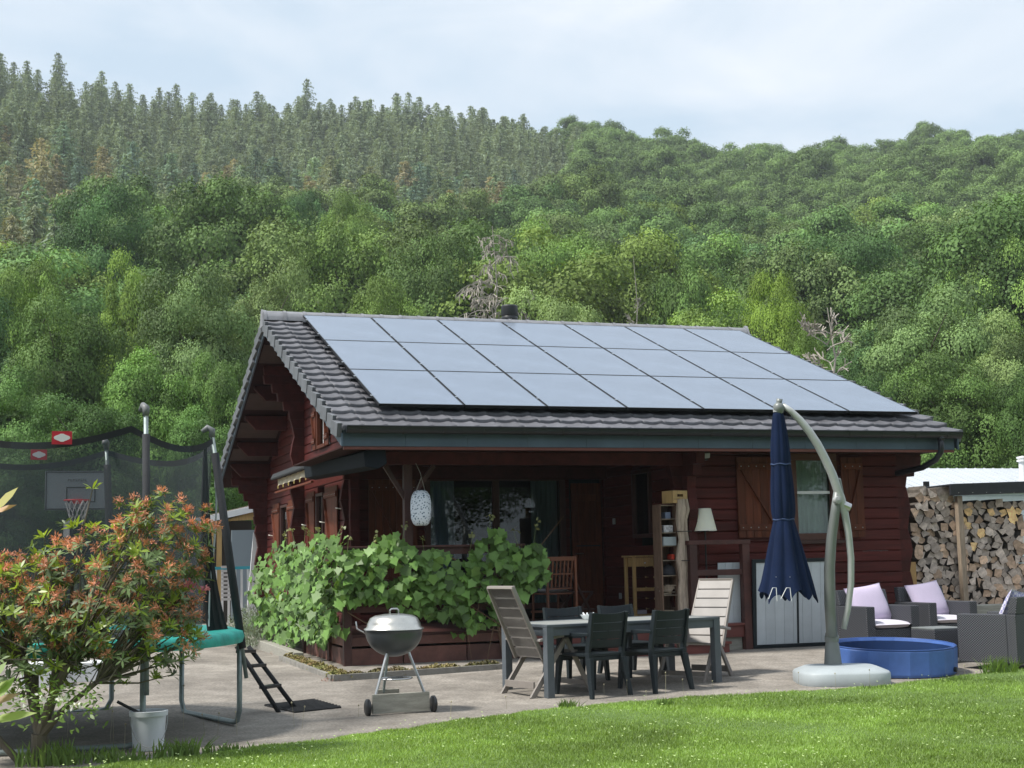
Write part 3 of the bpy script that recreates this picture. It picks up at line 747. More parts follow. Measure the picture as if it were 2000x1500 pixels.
# ================================================================== TABLE AND CHAIRS
tA, tB = at_z(1071, 1366), at_z(1419, 1338, .0)
tdir = (tB-tA); tang = math.atan2(tdir.y, tdir.x); TL = 2.26
TABLE_M = Matrix.Translation(tA)@Matrix.Rotation(tang, 4, 'Z')
def table():
    t = thing('garden_table', 'long grey plank-topped garden table in front of the porch', 'table', tA, tang)
    L, W, H = TL, .92, .745
    mb = MB(); n = 5
    mb.box(0, 0, H-.03, L, .055, H); mb.box(0, W-.055, H-.03, L, W, H)
    mb.box(0, .0555, H-.03, .055, W-.0555, H); mb.box(L-.055, .0555, H-.03, L, W-.0555, H)
    top = mb.build('table_frame', TABLEM, t, bevel=.004)
    mb = MB(); w = (W-.112)/n
    for i in range(n):
        for (a, b) in ((.056, L/2-.002), (L/2+.002, L-.056)): mb.box(a, .056+i*w+.002, H-.026, b, .056+(i+1)*w-.002, H-.004)
    mb.build('tabletop', TABLETOP, t, bevel=.002)
    mb = MB(); mb.box(.02, .02, H-.115, L-.02, .045, H-.031); mb.box(.02, W-.045, H-.115, L-.02, W-.02, H-.031); mb.box(.02, .046, H-.115, .045, W-.046, H-.031); mb.box(L-.045, .046, H-.115, L-.02, W-.046, H-.031)
    mb.build('apron', TABLEM, t)
    for x in (0, L-.085):
        for y in (0, W-.085): MB().box(x+.001, y+.001, .0, x+.084, y+.084, H-.0305).build('leg', TABLEM, t, bevel=.004)
table()
def resin_chair():
    t = thing('garden_chair', '', 'chair')
    # local: sitter faces +y, back at -y
    mb = MB(); n = 6
    def by(z): return -.235-.075*(z-.44)/.4          # backrest leans back
    for (z0, z1) in ((.505, .583), (.588, .668), (.673, .752), (.757, .845)):
        vs = []; m = 10
        for i in range(m+1):
            x = -.215+.43*i/m; cv = -.03*(1-(2*i/m-1)**2); top = .018*(2*i/m-1)**2 if z1 > .8 else 0
            for (zz, dy) in ((z0, .0), (z1+top, .0), (z1+top, .016), (z0, .016)): vs.append((x, by(zz)+cv+dy, zz))
        fs = [(i*4+k, i*4+(k+1) % 4, (i+1)*4+(k+1) % 4, (i+1)*4+k) for i in range(m) for k in range(4)]+[(3, 2, 1, 0), (m*4, m*4+1, m*4+2, m*4+3)]
        mb.add(vs, fs)
    for x in (-.12, .12): mb.box(x-.02, by(.6)-.02, .57, x+.02, by(.6)-.008, .83) if False else None
    mb.box(-.2, by(.7)-.012, .60, .2, by(.7)-.006, .61) if False else None
    mb.build('backrest', DARK, t, bevel=.003)
    for s in (-1, 1):
        q = MB(); q.prism([(s*.215, by(.42)-.02, .42), (s*.215, by(.86)-.02, .86), (s*.215, by(.86)+.035, .865), (s*.215, by(.42)+.05, .42)], (s*.032, 0, 0)); q.build('back_upright', DARK, t, bevel=.006)
        q = MB(); q.prism([(s*.205, -.265, .455), (s*.247, -.265, .455), (s*.252, -.205, .455), (s*.205, -.205, .455)], (0, 0, -.06))
        q.add([(s*.20, -.28, .40), (s*.25, -.28, .40), (s*.25, -.20, .40), (s*.20, -.20, .40), (s*.245, -.335, 0), (s*.28, -.335, 0), (s*.28, -.29, 0), (s*.245, -.29, 0)], [(0, 1, 2, 3), (7, 6, 5, 4), (0, 4, 5, 1), (1, 5, 6, 2), (2, 6, 7, 3), (3, 7, 4, 0)])
        q.build('leg', DARK, t, bevel=.004)
        q = MB(); q.add([(s*.19, .17, .60), (s*.25, .17, .60), (s*.25, .25, .60), (s*.19, .25, .60), (s*.235, .24, 0), (s*.27, .24, 0), (s*.27, .285, 0), (s*.235, .285, 0)], [(0, 1, 2, 3), (7, 6, 5, 4), (0, 4, 5, 1), (1, 5, 6, 2), (2, 6, 7, 3), (3, 7, 4, 0)]); q.build('leg', DARK, t, bevel=.004)
        q = MB(); q.prism([(s*.205, -.26, .655), (s*.205, .0, .655), (s*.205, .24, .635), (s*.205, .27, .605), (s*.205, .24, .60), (s*.205, -.26, .625)], (s*.055, 0, 0)); q.build('armrest', DARK, t, bevel=.006)
    q = MB(); q.box(-.235, -.24, .415, .235, .255, .445); q.box(-.225, -.23, .37, .225, -.205, .414); q.box(-.225, .22, .36, .225, .245, .414); q.build('seat', DARK, t, bevel=.006)
    return t
rc0 = resin_chair(); used = [False]
def place(proto, flag, loc, rz, label, group):
    o = proto if not flag[0] else copy_tree(proto); flag[0] = True
    o.location = loc; o.rotation_euler = (0, 0, rz); o['label'] = label; o['group'] = group; return o
def T(x, y): return TABLE_M@Vector((x, y, 0))
cg = 'dark resin chairs around the garden table'
cA = at_g(1193, 1358); cB = at_g(1310, 1348)
place(rc0, used, T(.55, .03), tang+.12, 'dark resin garden chair at the near side of the table, closer to the kettle barbecue', cg)
place(rc0, used, T(1.33, .0), tang+.10, 'dark resin garden chair at the near side of the table, closer to the parasol', cg)
place(rc0, used, T(1.10, 1.13), tang+PI-.05, 'dark resin garden chair at the far side of the table, nearer the grapevine', cg)
place(rc0, used, T(1.89, 1.16), tang+PI+.05, 'dark resin garden chair at the far side of the table, nearer the shelf of crates', cg)
def recliner():
    t = thing('recliner_chair', '', 'chair')
    # sitter faces +x
    def bp(u): return (-.17-.36*u, .40+.72*u)
    mb = MB(); n = 7
    for i in range(n):
        u0, u1 = i/n+.012, (i+1)/n-.004
        (xa, za), (xb, zb) = bp(u0), bp(u1); w = .225-.02*u1
        mb.prism([(xa, -w, za), (xb, -w, zb), (xb+.018, -w, zb+.006), (xa+.018, -w, za+.006)], (0, 2*w, 0))
    (xa, za), (xb, zb) = bp(0), bp(1); mb.prism([(xa+.000, -.20, za), (xb, -.18, zb), (xb+.006, -.18, zb), (xa+.006, -.20, za)], (0, .38, 0))
    mb.build('backrest', TAUPEL, t, bevel=.003)
    fr_ = MB()
    for s in (-1, 1): fr_.prism([(xa-.03, s*.222, za-.02), (xb-.03, s*.202, zb), (xb+.012, s*.202, zb+.02), (xa+.02, s*.222, za)], (0, s*.022, 0))
    fr_.prism([(xb-.03, -.222, zb-.004), (xb+.014, -.222, zb+.002), (xb+.018, -.222, zb+.03), (xb-.022, -.222, zb+.024)], (0, .444, 0))
    fr_.build('back_frame', TAUPE, t, bevel=.005)
    mb = MB()
    for i in range(4): mb.prism([(-.17+i*.115, -.225, .40+.012*i), (-.06+i*.115, -.225, .412+.012*i), (-.06+i*.115, -.225, .428+.012*i), (-.17+i*.115, -.225, .416+.012*i)], (0, .45, 0))
    mb.build('seat', TAUPEL, t, bevel=.003)
    for s in (-1, 1):
        y0 = s*.245
        def flat(p0, p1, w0, w1, th=.028):
            p0, p1 = Vector((p0[0], y0, p0[1])), Vector((p1[0], y0, p1[1])); d = (p1-p0).normalized(); a = Vector((-d.z, 0, d.x))
            q = MB(); q.prism([p0-a*w0, p0+a*w0, p1+a*w1, p1-a*w1], (0, s*th, 0)); return q
        flat((.10, .60), (-.36, .0), .026, .03).build('leg', TAUPE, t, bevel=.004)
        y0 = s*.275; flat((.08, .60), (.42, .0), .022, .026).build('leg', TAUPE, t, bevel=.004)
        q = MB(); q.prism([(-.27, s*.235, .60), (-.1, s*.235, .625), (.2, s*.235, .655), (.235, s*.235, .64), (.2, s*.235, .625), (-.27, s*.235, .572)], (0, s*.065, 0)); q.build('armrest', TAUPEL, t, bevel=.008)
    q = MB(); q.box(-.325, -.245, .10, -.30, .245, .17); q.build('stretcher', TAUPE, t, bevel=.003)
    q = MB(); q.box(.33, -.275, .10, .35, .275, .15); q.build('stretcher', TAUPE, t, bevel=.003)
    return t
rl0 = recliner(); ru = [False]
rp = at_g(1045, 1360); rg = 'tall taupe recliners at the table ends'
place(rl0, ru, T(.20, .40), tang+.10, 'tall taupe reclining chair at the left end of the table seen from behind', rg)
place(rl0, ru, T(TL+.06, .50), tang+PI+.42, 'tall pale taupe reclining chair at the right end of the table, backrest facing the camera', rg)
# glass dish on the table
gd = thing('ashtray', 'small clear glass ashtray standing on the far side of the garden table', 'ashtray', T(.98, .70)+Vector((0, 0, .743)))
GL2 = material('clear_glass', (.8, .85, .87), .08, transl=0, alpha=.55, spec=1)
q = MB(); q.lathe([(.05, .0), (.085, .05), (.09, .055), (.078, .055), (.045, .012), (0, .012)], (0, 0, 0), 16); q.build('bowl', GL2, gd, smooth=True)
q = MB()
for k in range(3): q.tube([(0.02*math.cos(k*2.1), .02*math.sin(k*2.1), .02), (.07*math.cos(k*2.1), .07*math.sin(k*2.1), .075)], .009, 6)
q.build('stubs', WHITEP, gd)

# ================================================================== KETTLE BARBECUE
bx = at_g(777, 1394); bq = thing('kettle_barbecue', 'grey kettle barbecue with a shiny dome lid on a wheeled three-leg stand', 'barbecue', (bx.x, bx.y+.12, bx.z-.0))
def rnd_prof(R, z0, a0, a1, n, sz=1.0): return [(R*math.cos(a), z0+R*sz*math.sin(a)) for a in np.linspace(a0, a1, n)]
KZ = .80
mb = MB(); mb.lathe([(.0, KZ-.255)]+rnd_prof(.285, KZ, -PI/2+.15, 0, 12, .9)+[(.292, KZ+.004), (.284, KZ+.008)], (0, 0, 0), 40); mb.build('bowl', material('kettle_enamel', (.09, .1, .11), .38, metal=.6, var=.15, scale=3), bq, smooth=True)
mb = MB(); mb.lathe([(.298, KZ+.012), (.297, KZ+.022), (.272, KZ+.035), (.262, KZ+.075), (.235, KZ+.125), (.19, KZ+.148), (.1, KZ+.163), (0, KZ+.168)], (0, 0, 0), 40, closed_ends=False)
lid = mb.build('lid', material('lid_steel', (.62, .6, .55), .32, metal=1, var=.18, scale=5), bq, smooth=True)
mb = MB(); mb.tube([(-.045, -.02, KZ+.165), (-.045, -.02, KZ+.20), (-.03, -.02, KZ+.215), (.03, -.02, KZ+.215), (.045, -.02, KZ+.20), (.045, -.02, KZ+.165)], .008, 8); mb.build('lid_handle', STEEL, lid)
MB().tube([(-.29, 0, KZ-.02), (-.38, 0, KZ+.03), (-.385, .02, KZ+.10)], .008, 6).build('side_handle', STEEL, bq)
ca, sa = math.cos(-.15), math.sin(-.15)
MB().tube([(-.10, -.10, .60), (-.27, -.20, .14)], .014, 8).build('leg', STEEL, bq)
MB().tube([(.12, -.08, .60), (.27, -.18, .14)], .014, 8).build('leg', STEEL, bq)
MB().tube([(-.03, .10, .60), (-.05, .28, .02)], .014, 8).build('leg', GALV, bq)
mb = MB(); mb.tube([(.165*math.cos(t), -.04+.15*math.sin(t), .335) for t in np.linspace(0, 2*PI, 25)[:-1]], .008, 6, closed=True); mb.lathe([(0, .325), (.15, .325), (.15, .329), (0, .329)], (0, -.04, 0), 24); mb.build('ash_tray', STEEL, bq)
mb = MB(); mb.box(-.29, -.225, .02, .29, -.185, .205); mb.build('axle_board', GREYW, bq, bevel=.004)
mb = MB(); mb.box(-.13, .22, .11, .12, .24, .21); mb.build('rear_board', GREYW, bq, bevel=.004)
for x in (-.335, .335):
    mb = MB(); mb.lathe([(.0, -.02), (.07, -.02), (.082, -.012), (.082, .012), (.07, .02), (0, .02)], (0, 0, 0), 20); mb.move(Matrix.Translation((x, -.205, .083))@Matrix.Rotation(PI/2, 4, 'Y')); mb.build('wheel', BLACKP, bq, auto=40)
bq.rotation_euler = (0, 0, .06); bq.scale = (.96, .96, .96)

# ================================================================== CANTILEVER PARASOL
PD = 15.8
def pl(x, y, d=0.0): return at_d(x, y, PD+d)
ps = thing('cantilever_parasol', 'closed navy cantilever parasol on a curved grey mast with heavy base', 'parasol', (0, 0, 0))
GREYM = material('grey_mast', (.19, .205, .20), .42, metal=.2, var=.08, scale=4); GREYB = material('parasol_base_grey', (.36, .40, .42), .55, var=.08, scale=4)
NAVY = material('navy_canvas', (.006, .0145, .046), .85, var=.2, scale=3, spec=.15)
bc = at_z(1630, 1322, .0); bc = Vector((4.20, -3.92, 0))
mb = MB(); prof = [(.98, .0), (1.0, .015), (1.0, .13), (.97, .15), (.80, .185), (.75, .195), (0, .2)]
def squirc(R, z, n=44):
    return [(bc.x+R*.495*(abs(math.cos(t))**.55)*(1 if math.cos(t) > 0 else -1)*ca2-R*.46*(abs(math.sin(t))**.55)*(1 if math.sin(t) > 0 else -1)*sa2,
             bc.y+R*.495*(abs(math.cos(t))**.55)*(1 if math.cos(t) > 0 else -1)*sa2+R*.46*(abs(math.sin(t))**.55)*(1 if math.sin(t) > 0 else -1)*ca2, z) for t in [2*PI*k/n+.03 for k in range(n)]]
ca2, sa2 = math.cos(-.33), math.sin(-.33)
vs = []; fs = []; n = 44
for R_, z in prof[:-1]: vs += squirc(R_, z)
m = len(prof)-1
for i in range(m-1):
    for k in range(n): fs.append((i*n+k, i*n+(k+1) % n, (i+1)*n+(k+1) % n, (i+1)*n+k))
fs.append(tuple((m-1)*n+k for k in range(n)))
mb.add(vs, fs); mb.build('base', GREYB, ps, auto=40)
ft = pl(1627, 1296); fz = ft.z
mb = MB(); mb.lathe([(.105, .15), (.10, .17), (.078, .40), (.07, .43), (.07, .52), (.066, .54), (.055, .545)], (ft.x, ft.y, 0), 20); mb.lathe([(.074, .44), (.078, .45), (.078, .50), (.074, .51)], (ft.x, ft.y, 0), 20); mb.build('foot_socket', GREYM, ps, auto=35)
mast = [pl(1625, 1243), pl(1621, 1180), pl(1620, 1110), pl(1624, 1050), pl(1631, 1000), pl(1637, 955)]
mb = MB(); mb.tube(mast, [.062, .062, .060, .056, .052, .046], 14); mb.build('mast', GREYM, ps, smooth=True)
arm = [pl(1528, 791), pl(1545, 803), pl(1562, 820), pl(1580, 842), pl(1597, 868), pl(1612, 897), pl(1625, 925), pl(1634, 950), pl(1642, 975), pl(1650, 1002), pl(1657, 1040), pl(1662, 1090), pl(1662, 1140), pl(1656, 1190), pl(1648, 1228)]
mb = MB(); mb.tube(arm, [.030, .034, .041, .044, .046, .047, .048, .050, .052, .042, .038, .037, .036, .035, .032], 14); mb.build('arm', material('grey_arm', (.42, .435, .43), .4, metal=.2, var=.08), ps, smooth=True)
mb = MB(); mb.obox(pl(1641, 960), (.055, .07, .30), Matrix.Rotation(-.16, 3, 'Y'))
mb.build('pivot_bracket', GREYM, ps, bevel=.02, segs=3)
mb = MB(); c = pl(1635, 977, -.06); mb.lathe([(0, -.03), (.04, -.03), (.045, 0), (.04, .03), (0, .04)], (0, 0, 0), 16); mb.move(Matrix.Translation(c)@Matrix.Rotation(PI/2, 4, 'X')); mb.build('pivot_knob', GREYP, ps, auto=40)
mb = MB(); mb.tube([pl(1645, 985), pl(1660, 992)], .048, 14); mb.build('clamp_ring', STEEL, ps)
mb = MB(); c = pl(1521, 795); mb.lathe([(0, -.085), (.035, -.08), (.06, -.03), (.06, .02), (.03, .05), (0, .055)], c, 16); mb.tube([c+Vector((0, 0, .02)), c+Vector((.01, -.01, .09))], [.03, .035], 10); mb.build('top_joint', GREYM, ps, smooth=True)
# folded canopy: pleated tapering surface with irregular hem
mb = MB(); NP = 72; tz, bz = 2.985, .93
ctop, cbot = pl(1520, 812), pl(1538, 1165)
levels = [(0, .052, .3), (.02, .062, .4), (.10, .088, .8), (.20, .108, 1), (.27, .112, .8), (.285, .105, .5), (.30, .112, .9), (.42, .132, 1.1), (.52, .138, 1.1), (.565, .128, .8), (.58, .112, .5), (.595, .122, .8), (.70, .178, 1.2), (.82, .24, 1.3), (.92, .29, 1.4), (1.0, .33, 1.5)]
vs = []; rp_ = np.random.default_rng(2); ph = rp_.uniform(0, 6, 6)
for (t, R_, am) in levels:
    z = tz+(bz-tz)*t; cx = ctop.x+(cbot.x-ctop.x)*t; cy = ctop.y+(cbot.y-ctop.y)*t
    for k in range(NP):
        a = 2*PI*k/NP; q = abs(math.sin(a*4.5+.6*math.sin(a*2+ph[0])+t*.5))**.7
        rr_2 = R_*(1-.22*am*(1-q)*.8)+R_*.05*math.sin(3*a+ph[1]); dz = 0
        if t == 1: dz = .12*(abs(math.sin(a*4+ph[2]))**.8)-.05+.03*math.sin(a*3)
        vs.append((cx+rr_2*math.cos(a), cy+rr_2*math.sin(a), z+dz))
fs = [(i*NP+k, i*NP+(k+1) % NP, (i+1)*NP+(k+1) % NP, (i+1)*NP+k) for i in range(len(levels)-1) for k in range(NP)]
fs.append(tuple(range(NP-1, -1, -1)))
mb.add(vs, fs, rnd=.5); can = mb.build('canopy', NAVY, ps, smooth=True)
sm_ = can.modifiers.new('subd', 'SUBSURF'); sm_.levels = 1; sm_.render_levels = 1
ST_ = material('navy_strap', (.02, .045, .12), .7)
for t, R_ in ((.285, .106), (.58, .114)):
    z = tz+(bz-tz)*t; cx = ctop.x+(cbot.x-ctop.x)*t; cy = ctop.y+(cbot.y-ctop.y)*t
    MB().tube([(cx+R_*math.cos(a), cy+R_*math.sin(a), z+.006*math.sin(5*a)) for a in np.linspace(0, 2*PI, 33)[:-1]], .009, 6, closed=True).build('strap', ST_, can)
mb = MB(); mb.lathe([(.0, .0), (.055, 0), (.055, .035), (.03, .04), (0, .045)], (ctop.x, ctop.y, tz-.01), 16); mb.build('canopy_cap', GREYP, ps, auto=40)
for (xp, yp, w) in ((1513, 1150, 12), (1540, 1150, 15)):
    MB().tube([pl(xp-w, yp+20, -.36), pl(xp-4, yp-2, -.345), pl(xp+3, yp-2, -.345), pl(xp+w*.4, yp+24, -.36)], .004, 5).build('hem_piping', WHITEP, can)
    MB().lathe([(0, 0), (.009, .005), (0, .012)], pl(xp+3, yp-22, -.32), 8).build('rib_tip', STEEL, can)

# ================================================================== DOG POOL
pb = at_z(1768, 1326, .0); pc = Vector((5.15, -3.1, .015)); PR = .73
pc = at_z(1777, 1328)+Vector((.32*PR, .947*PR, .05))
po = thing('paddling_pool', 'round folding blue paddling pool on the patio', 'pool', pc); po.rotation_euler = (.05, 0, 0)
mb = MB(); n = 20; mb.lathe([(PR*.985, 0), (PR, .03), (PR*1.0, .28), (PR*.985, .30), (PR*.965, .30), (PR*.955, .27), (PR*.95, .01), (0, .008)], (0, 0, 0), n)
mb.build('wall', [material('blue_pvc', (.07, .15, .42), .5, var=.16, scale=5)], po, auto=12)
mb = MB(); mb.lathe([(PR*.948, .27), (PR*.943, .02), (0, .018)], (0, 0, 0), n, closed_ends=False); mb.build('lining', material('navy_pvc', (.015, .04, .12), .4, var=.15, scale=5, attr=.0), po, auto=25)
mb = MB(); mb.tube([(PR*.985*math.cos(2*PI*k/n), PR*.985*math.sin(2*PI*k/n), .30) for k in range(n)], .011, 6, closed=True); mb.build('rim', material('blue_rim', (.03, .08, .26), .45), po, smooth=True)
a_ = -.95; mb = MB(); mb.lathe([(0, -.01), (.028, -.01), (.03, .02), (0, .025)], (0, 0, 0), 10); mb.move(Matrix.Translation((PR*math.cos(a_)*1.01, PR*math.sin(a_)*1.01, .06))@Matrix.Rotation(a_, 4, 'Z')@Matrix.Rotation(PI/2, 4, 'Y')); mb.build('drain_cap', BLACKP, po)

# ================================================================== RATTAN LOUNGE SET
RAT = bpy.data.materials.new('rattan_weave'); RAT.use_nodes = True
def _rattan(m):
    n, l = m.node_tree.nodes, m.node_tree.links; b = n['Principled BSDF']; b.inputs['Roughness'].default_value = .5
    tc = n.new('ShaderNodeTexCoord'); sp = n.new('ShaderNodeSeparateXYZ'); l.new(tc.outputs['Object'], sp.inputs[0])
    ad = n.new('ShaderNodeMath'); ad.operation = 'ADD'; l.new(sp.outputs[0], ad.inputs[0]); l.new(sp.outputs[1], ad.inputs[1])
    def sinw(src, f):
        a = n.new('ShaderNodeMath'); a.operation = 'MULTIPLY'; a.inputs[1].default_value = f; l.new(src, a.inputs[0]); s = n.new('ShaderNodeMath'); s.operation = 'SINE'; l.new(a.outputs[0], s.inputs[0]); return s.outputs[0]
    h = n.new('ShaderNodeMath'); h.operation = 'MULTIPLY'; l.new(sinw(ad.outputs[0], 2*PI/.034), h.inputs[0]); l.new(sinw(sp.outputs[2], 2*PI/.028), h.inputs[1])
    v = n.new('ShaderNodeMath'); v.operation = 'MULTIPLY_ADD'; v.inputs[1].default_value = .5; v.inputs[2].default_value = .5; l.new(h.outputs[0], v.inputs[0])
    rp = n.new('ShaderNodeValToRGB'); rp.color_ramp.elements[0].color = (.010, .011, .014, 1); rp.color_ramp.elements[1].color = (.075, .08, .095, 1); l.new(v.outputs[0], rp.inputs[0]); l.new(rp.outputs[0], b.inputs['Base Color'])
    bp = n.new('ShaderNodeBump'); bp.inputs['Distance'].default_value = .008; bp.inputs['Strength'].default_value = .9; l.new(v.outputs[0], bp.inputs['Height']); l.new(bp.outputs[0], b.inputs['Normal'])
_rattan(RAT)
def rattan_chair():
    t = thing('rattan_armchair', '', 'armchair')
    W, D, HA, HB = .80, .76, .60, .80         # faces -y
    for s in (-1, 1):
        q = MB(); x = s*(W/2-.13) if s > 0 else -W/2; q.box(x, -D/2, .04, x+.13, D/2-.121, HA); q.build('arm', RAT, t, bevel=.012)
    q = MB(); q.box(-W/2, D/2-.12, .04, W/2, D/2, HA+.001); q.prism([(-W/2+.02, D/2-.12, HA+.002), (-W/2+.02, D/2-.06, HB), (-W/2+.02, D/2+.03, HB), (-W/2+.02, D/2, HA+.002)], (W-.04, 0, 0)); q.build('backrest', RAT, t, bevel=.012)
    q = MB(); q.box(-W/2+.131, -D/2+.02, .04, W/2-.131, D/2-.121, .31); q.build('seat_base', RAT, t, bevel=.006)
    return t
def cushion(name, mat, w, d, h, M_, label, n=14, puff=.5):
    vs = []; fs = []
    for sgn in (1, -1):
        for j in range(n+1):
            for i in range(n+1):
                u, v = 2*i/n-1, 2*j/n-1; e = max(0, (1-abs(u)**3.2)*(1-abs(v)**3.2))**puff
                pin = 1-.06*(1-abs(v)**2)*abs(u)**6
                pin2 = 1-.06*(1-abs(u)**2)*abs(v)**6
                vs.append((u*w/2*pin, v*d/2*pin2, sgn*h/2*e+.004*math.sin(9*u+4*v)*e))
    o2 = (n+1)**2
    for j in range(n):
        for i in range(n):
            a = j*(n+1)+i; fs.append((a, a+1, a+n+2, a+n+1)); fs.append((o2+a, o2+a+n+1, o2+a+n+2, o2+a+1))
    mb = MB(); mb.add(vs, fs, rnd=.5); mb.move(M_); o = mb.build(name, mat, smooth=True)
    w_ = o.modifiers.new('weld', 'WELD'); w_.merge_threshold = .002
    return tag(o, label, 'cushion')
LILAC = material('lilac_cloth', (.52, .45, .60), .85, var=.06, scale=3, bump=.15, bscale=60, sheen=.2)
PALEC = material('pale_cushion', (.56, .53, .60), .85, var=.06, scale=3, bump=.15)
CHECK = bpy.data.materials.new('checked_cloth'); CHECK.use_nodes = True
_n, _l = CHECK.node_tree.nodes, CHECK.node_tree.links; _c = _n.new('ShaderNodeTexChecker'); _c.inputs['Scale'].default_value = 28; _c.inputs[1].default_value = (.62, .6, .68, 1); _c.inputs[2].default_value = (.3, .3, .5, 1)
_tc = _n.new('ShaderNodeTexCoord'); _l.new(_tc.outputs['Object'], _c.inputs[0]); _l.new(_c.outputs[0], _n['Principled BSDF'].inputs['Base Color']); _n['Principled BSDF'].inputs['Roughness'].default_value = .85
ra0 = rattan_chair(); raf = [False]; ag = 'dark rattan armchairs by the wood stack'
def lounge(c, rz, label, cl, sl, pillow=LILAC, put=True):
    place(ra0, raf, c, rz, label, ag); M_ = Matrix.Translation(c)@Matrix.Rotation(rz, 4, 'Z')
    cushion('seat_cushion', PALEC, .55, .60, .11, M_@Matrix.Translation((0, -.10, .365)), sl, puff=.35)
    cushion('pillow', pillow, .58, .52, .18, M_@Matrix.Translation((.0, .16, .62))@Matrix.Rotation(math.radians(66), 4, 'X')@Matrix.Rotation(.12, 4, 'Z'), cl)
c1 = at_d(1712, 1212, 18.7); c1b = Vector((c1.x, c1.y, .12))
lounge(c1b, .02, 'dark rattan armchair behind the parasol mast, leftmost of the lounge set', 'plump lilac pillow propped in the armchair behind the parasol mast', 'flat pale seat cushion on the armchair behind the parasol mast')
c2 = at_d(1828, 1200, 19.7); c2b = Vector((c2.x, c2.y, .12))
lounge(c2b, .05, 'dark rattan armchair in front of the firewood post, middle of the lounge set', 'plump lilac pillow on the middle armchair in front of the firewood', 'flat lilac seat cushion on the middle armchair')
c3 = at_d(1962, 1240, 16.9); c3b = Vector((c3.x, c3.y, .07))
lounge(c3b, -2.75, 'dark rattan armchair turned away at the right edge, nearest the lawn', 'lilac checked pillow peeking over the armchair nearest the lawn', 'pale seat cushion hidden in the armchair nearest the lawn', CHECK)
fs_ = at_d(1834, 1238, 17.6); fo = thing('rattan_stool', 'low dark rattan stool between the armchairs behind the blue pool', 'stool', (fs_.x, fs_.y, .09), .02)
MB().box(-.24, -.24, .03, .24, .24, .37).build('frame', RAT, fo, bevel=.01)
MB().box(-.235, -.235, .371, .235, .235, .392).build('top', material('stool_top', (.16, .175, .175), .6, var=.1), fo, bevel=.006)

# ================================================================== THINGS AGAINST THE HOUSE
def door_leaf(name, x0p, x1p, ytop, ybot, y, label, framed=True, tilt=.12, split=True):
    a, b = at_y(x0p, ybot, y), at_y(x1p, ybot, y); tp = at_y(x0p, ytop, y); h = tp.z-.13; w = b.x-a.x
    t = thing(name, label, 'panel', (a.x, y, .13)); t.rotation_euler = (-tilt, 0, 0)
    q = MB(); n = max(3, int(w/.13)); pw = w/n
    for i in range(n): q.box(i*pw+.0015, 0, .03, (i+1)*pw-.0015, .018, h-.03)
    q.build('boards', material('white_boards', (.50, .54, .57), .5, var=.06, attr=.04), t, bevel=.002)
    if framed:
        f = MB(); e = .055
        f.box(-e, -.012, 0, 0.0, .022, h); f.box(w, -.012, 0, w+e, .022, h); f.box(0.001, -.012, 0, w-.001, .022, .05); f.box(.001, -.012, h-.05, w-.001, .022, h)
        if split: f.box(w*.545, -.008, .051, w*.545+.03, .0, h-.051)
        f.build('frame', DARK, t, bevel=.003)
    return t
door_leaf('shutter_panel', 1478, 1622, 1092, 1262, .02, 'wide pale double panel in a dark frame leaning on the house behind the parasol', tilt=-.06)
door_leaf('narrow_board', 1405, 1448, 1095, 1240, .2, 'plain narrow pale panel leaning behind the dark rail frame', framed=False, tilt=-.03)
lg = MB(); lp = at_g(1557, 1258); lg.tube([lp+Vector((-.24, .0, .05)), lp+Vector((0, -.01, .055)), lp+Vector((.22, -.02, .05))], [.05, .055, .048], 9)
tag(lg.build('split_log', material('fresh_log', (.38, .26, .16), .8, var=.3, bump=.3), auto=40), 'short split log lying in front of the leaning pale double panel', 'log')
# lamp with white shade
lt = thing('floor_lamp', 'lamp with a white conical shade on a dark stem beside the rail frame', 'lamp', (0, 0, 0))
c = at_y(1377, 1037, .18); tpz = at_y(1377, 993, .18).z
mb = MB(); mb.lathe([(.165, c.z), (.162, c.z+.005), (.092, tpz), (.09, tpz), (.16, c.z+.002)], (c.x, .18, 0), 32, closed_ends=False); mb.lathe([(.092, tpz-.002), (0, tpz-.002)], (c.x, .18, 0), 32, closed_ends=False)
mb.build('lamp_shade', material('lamp_shade_cloth', (.88, .9, .93), .8, transl=.35), lt, smooth=True)
mb = MB(); mb.tube([(c.x, .18, tpz-.03), (c.x, .18, .50)], .012, 8); mb.lathe([(.12, .487), (.11, .51), (0, .52)], (c.x, .18, 0), 20); mb.build('stem', BLACKP, lt)
# floodlight under the eaves
fl_ = thing('floodlight', 'white floodlight with motion sensor fixed under the porch eaves', 'lamp', (0, 0, 0)); c = at_y(1374, 889, .05)
mb = MB(); mb.obox(c, (.16, .09, .075), Matrix.Rotation(.35, 3, 'X')@Matrix.Rotation(-.1, 3, 'Y')); mb.build('housing', GREYP, fl_, bevel=.008)
mb = MB(); mb.obox(c+Vector((0, .01, -.055)), (.12, .07, .03)); mb.build('bracket', BLACKP, fl_, bevel=.004)
mb = MB(); mb.lathe([(0, -.025), (.02, -.02), (.025, 0), (.02, .015), (0, .02)], c+Vector((-.035, -.02, -.095)), 12); mb.build('sensor', GREYP, fl_, smooth=True)
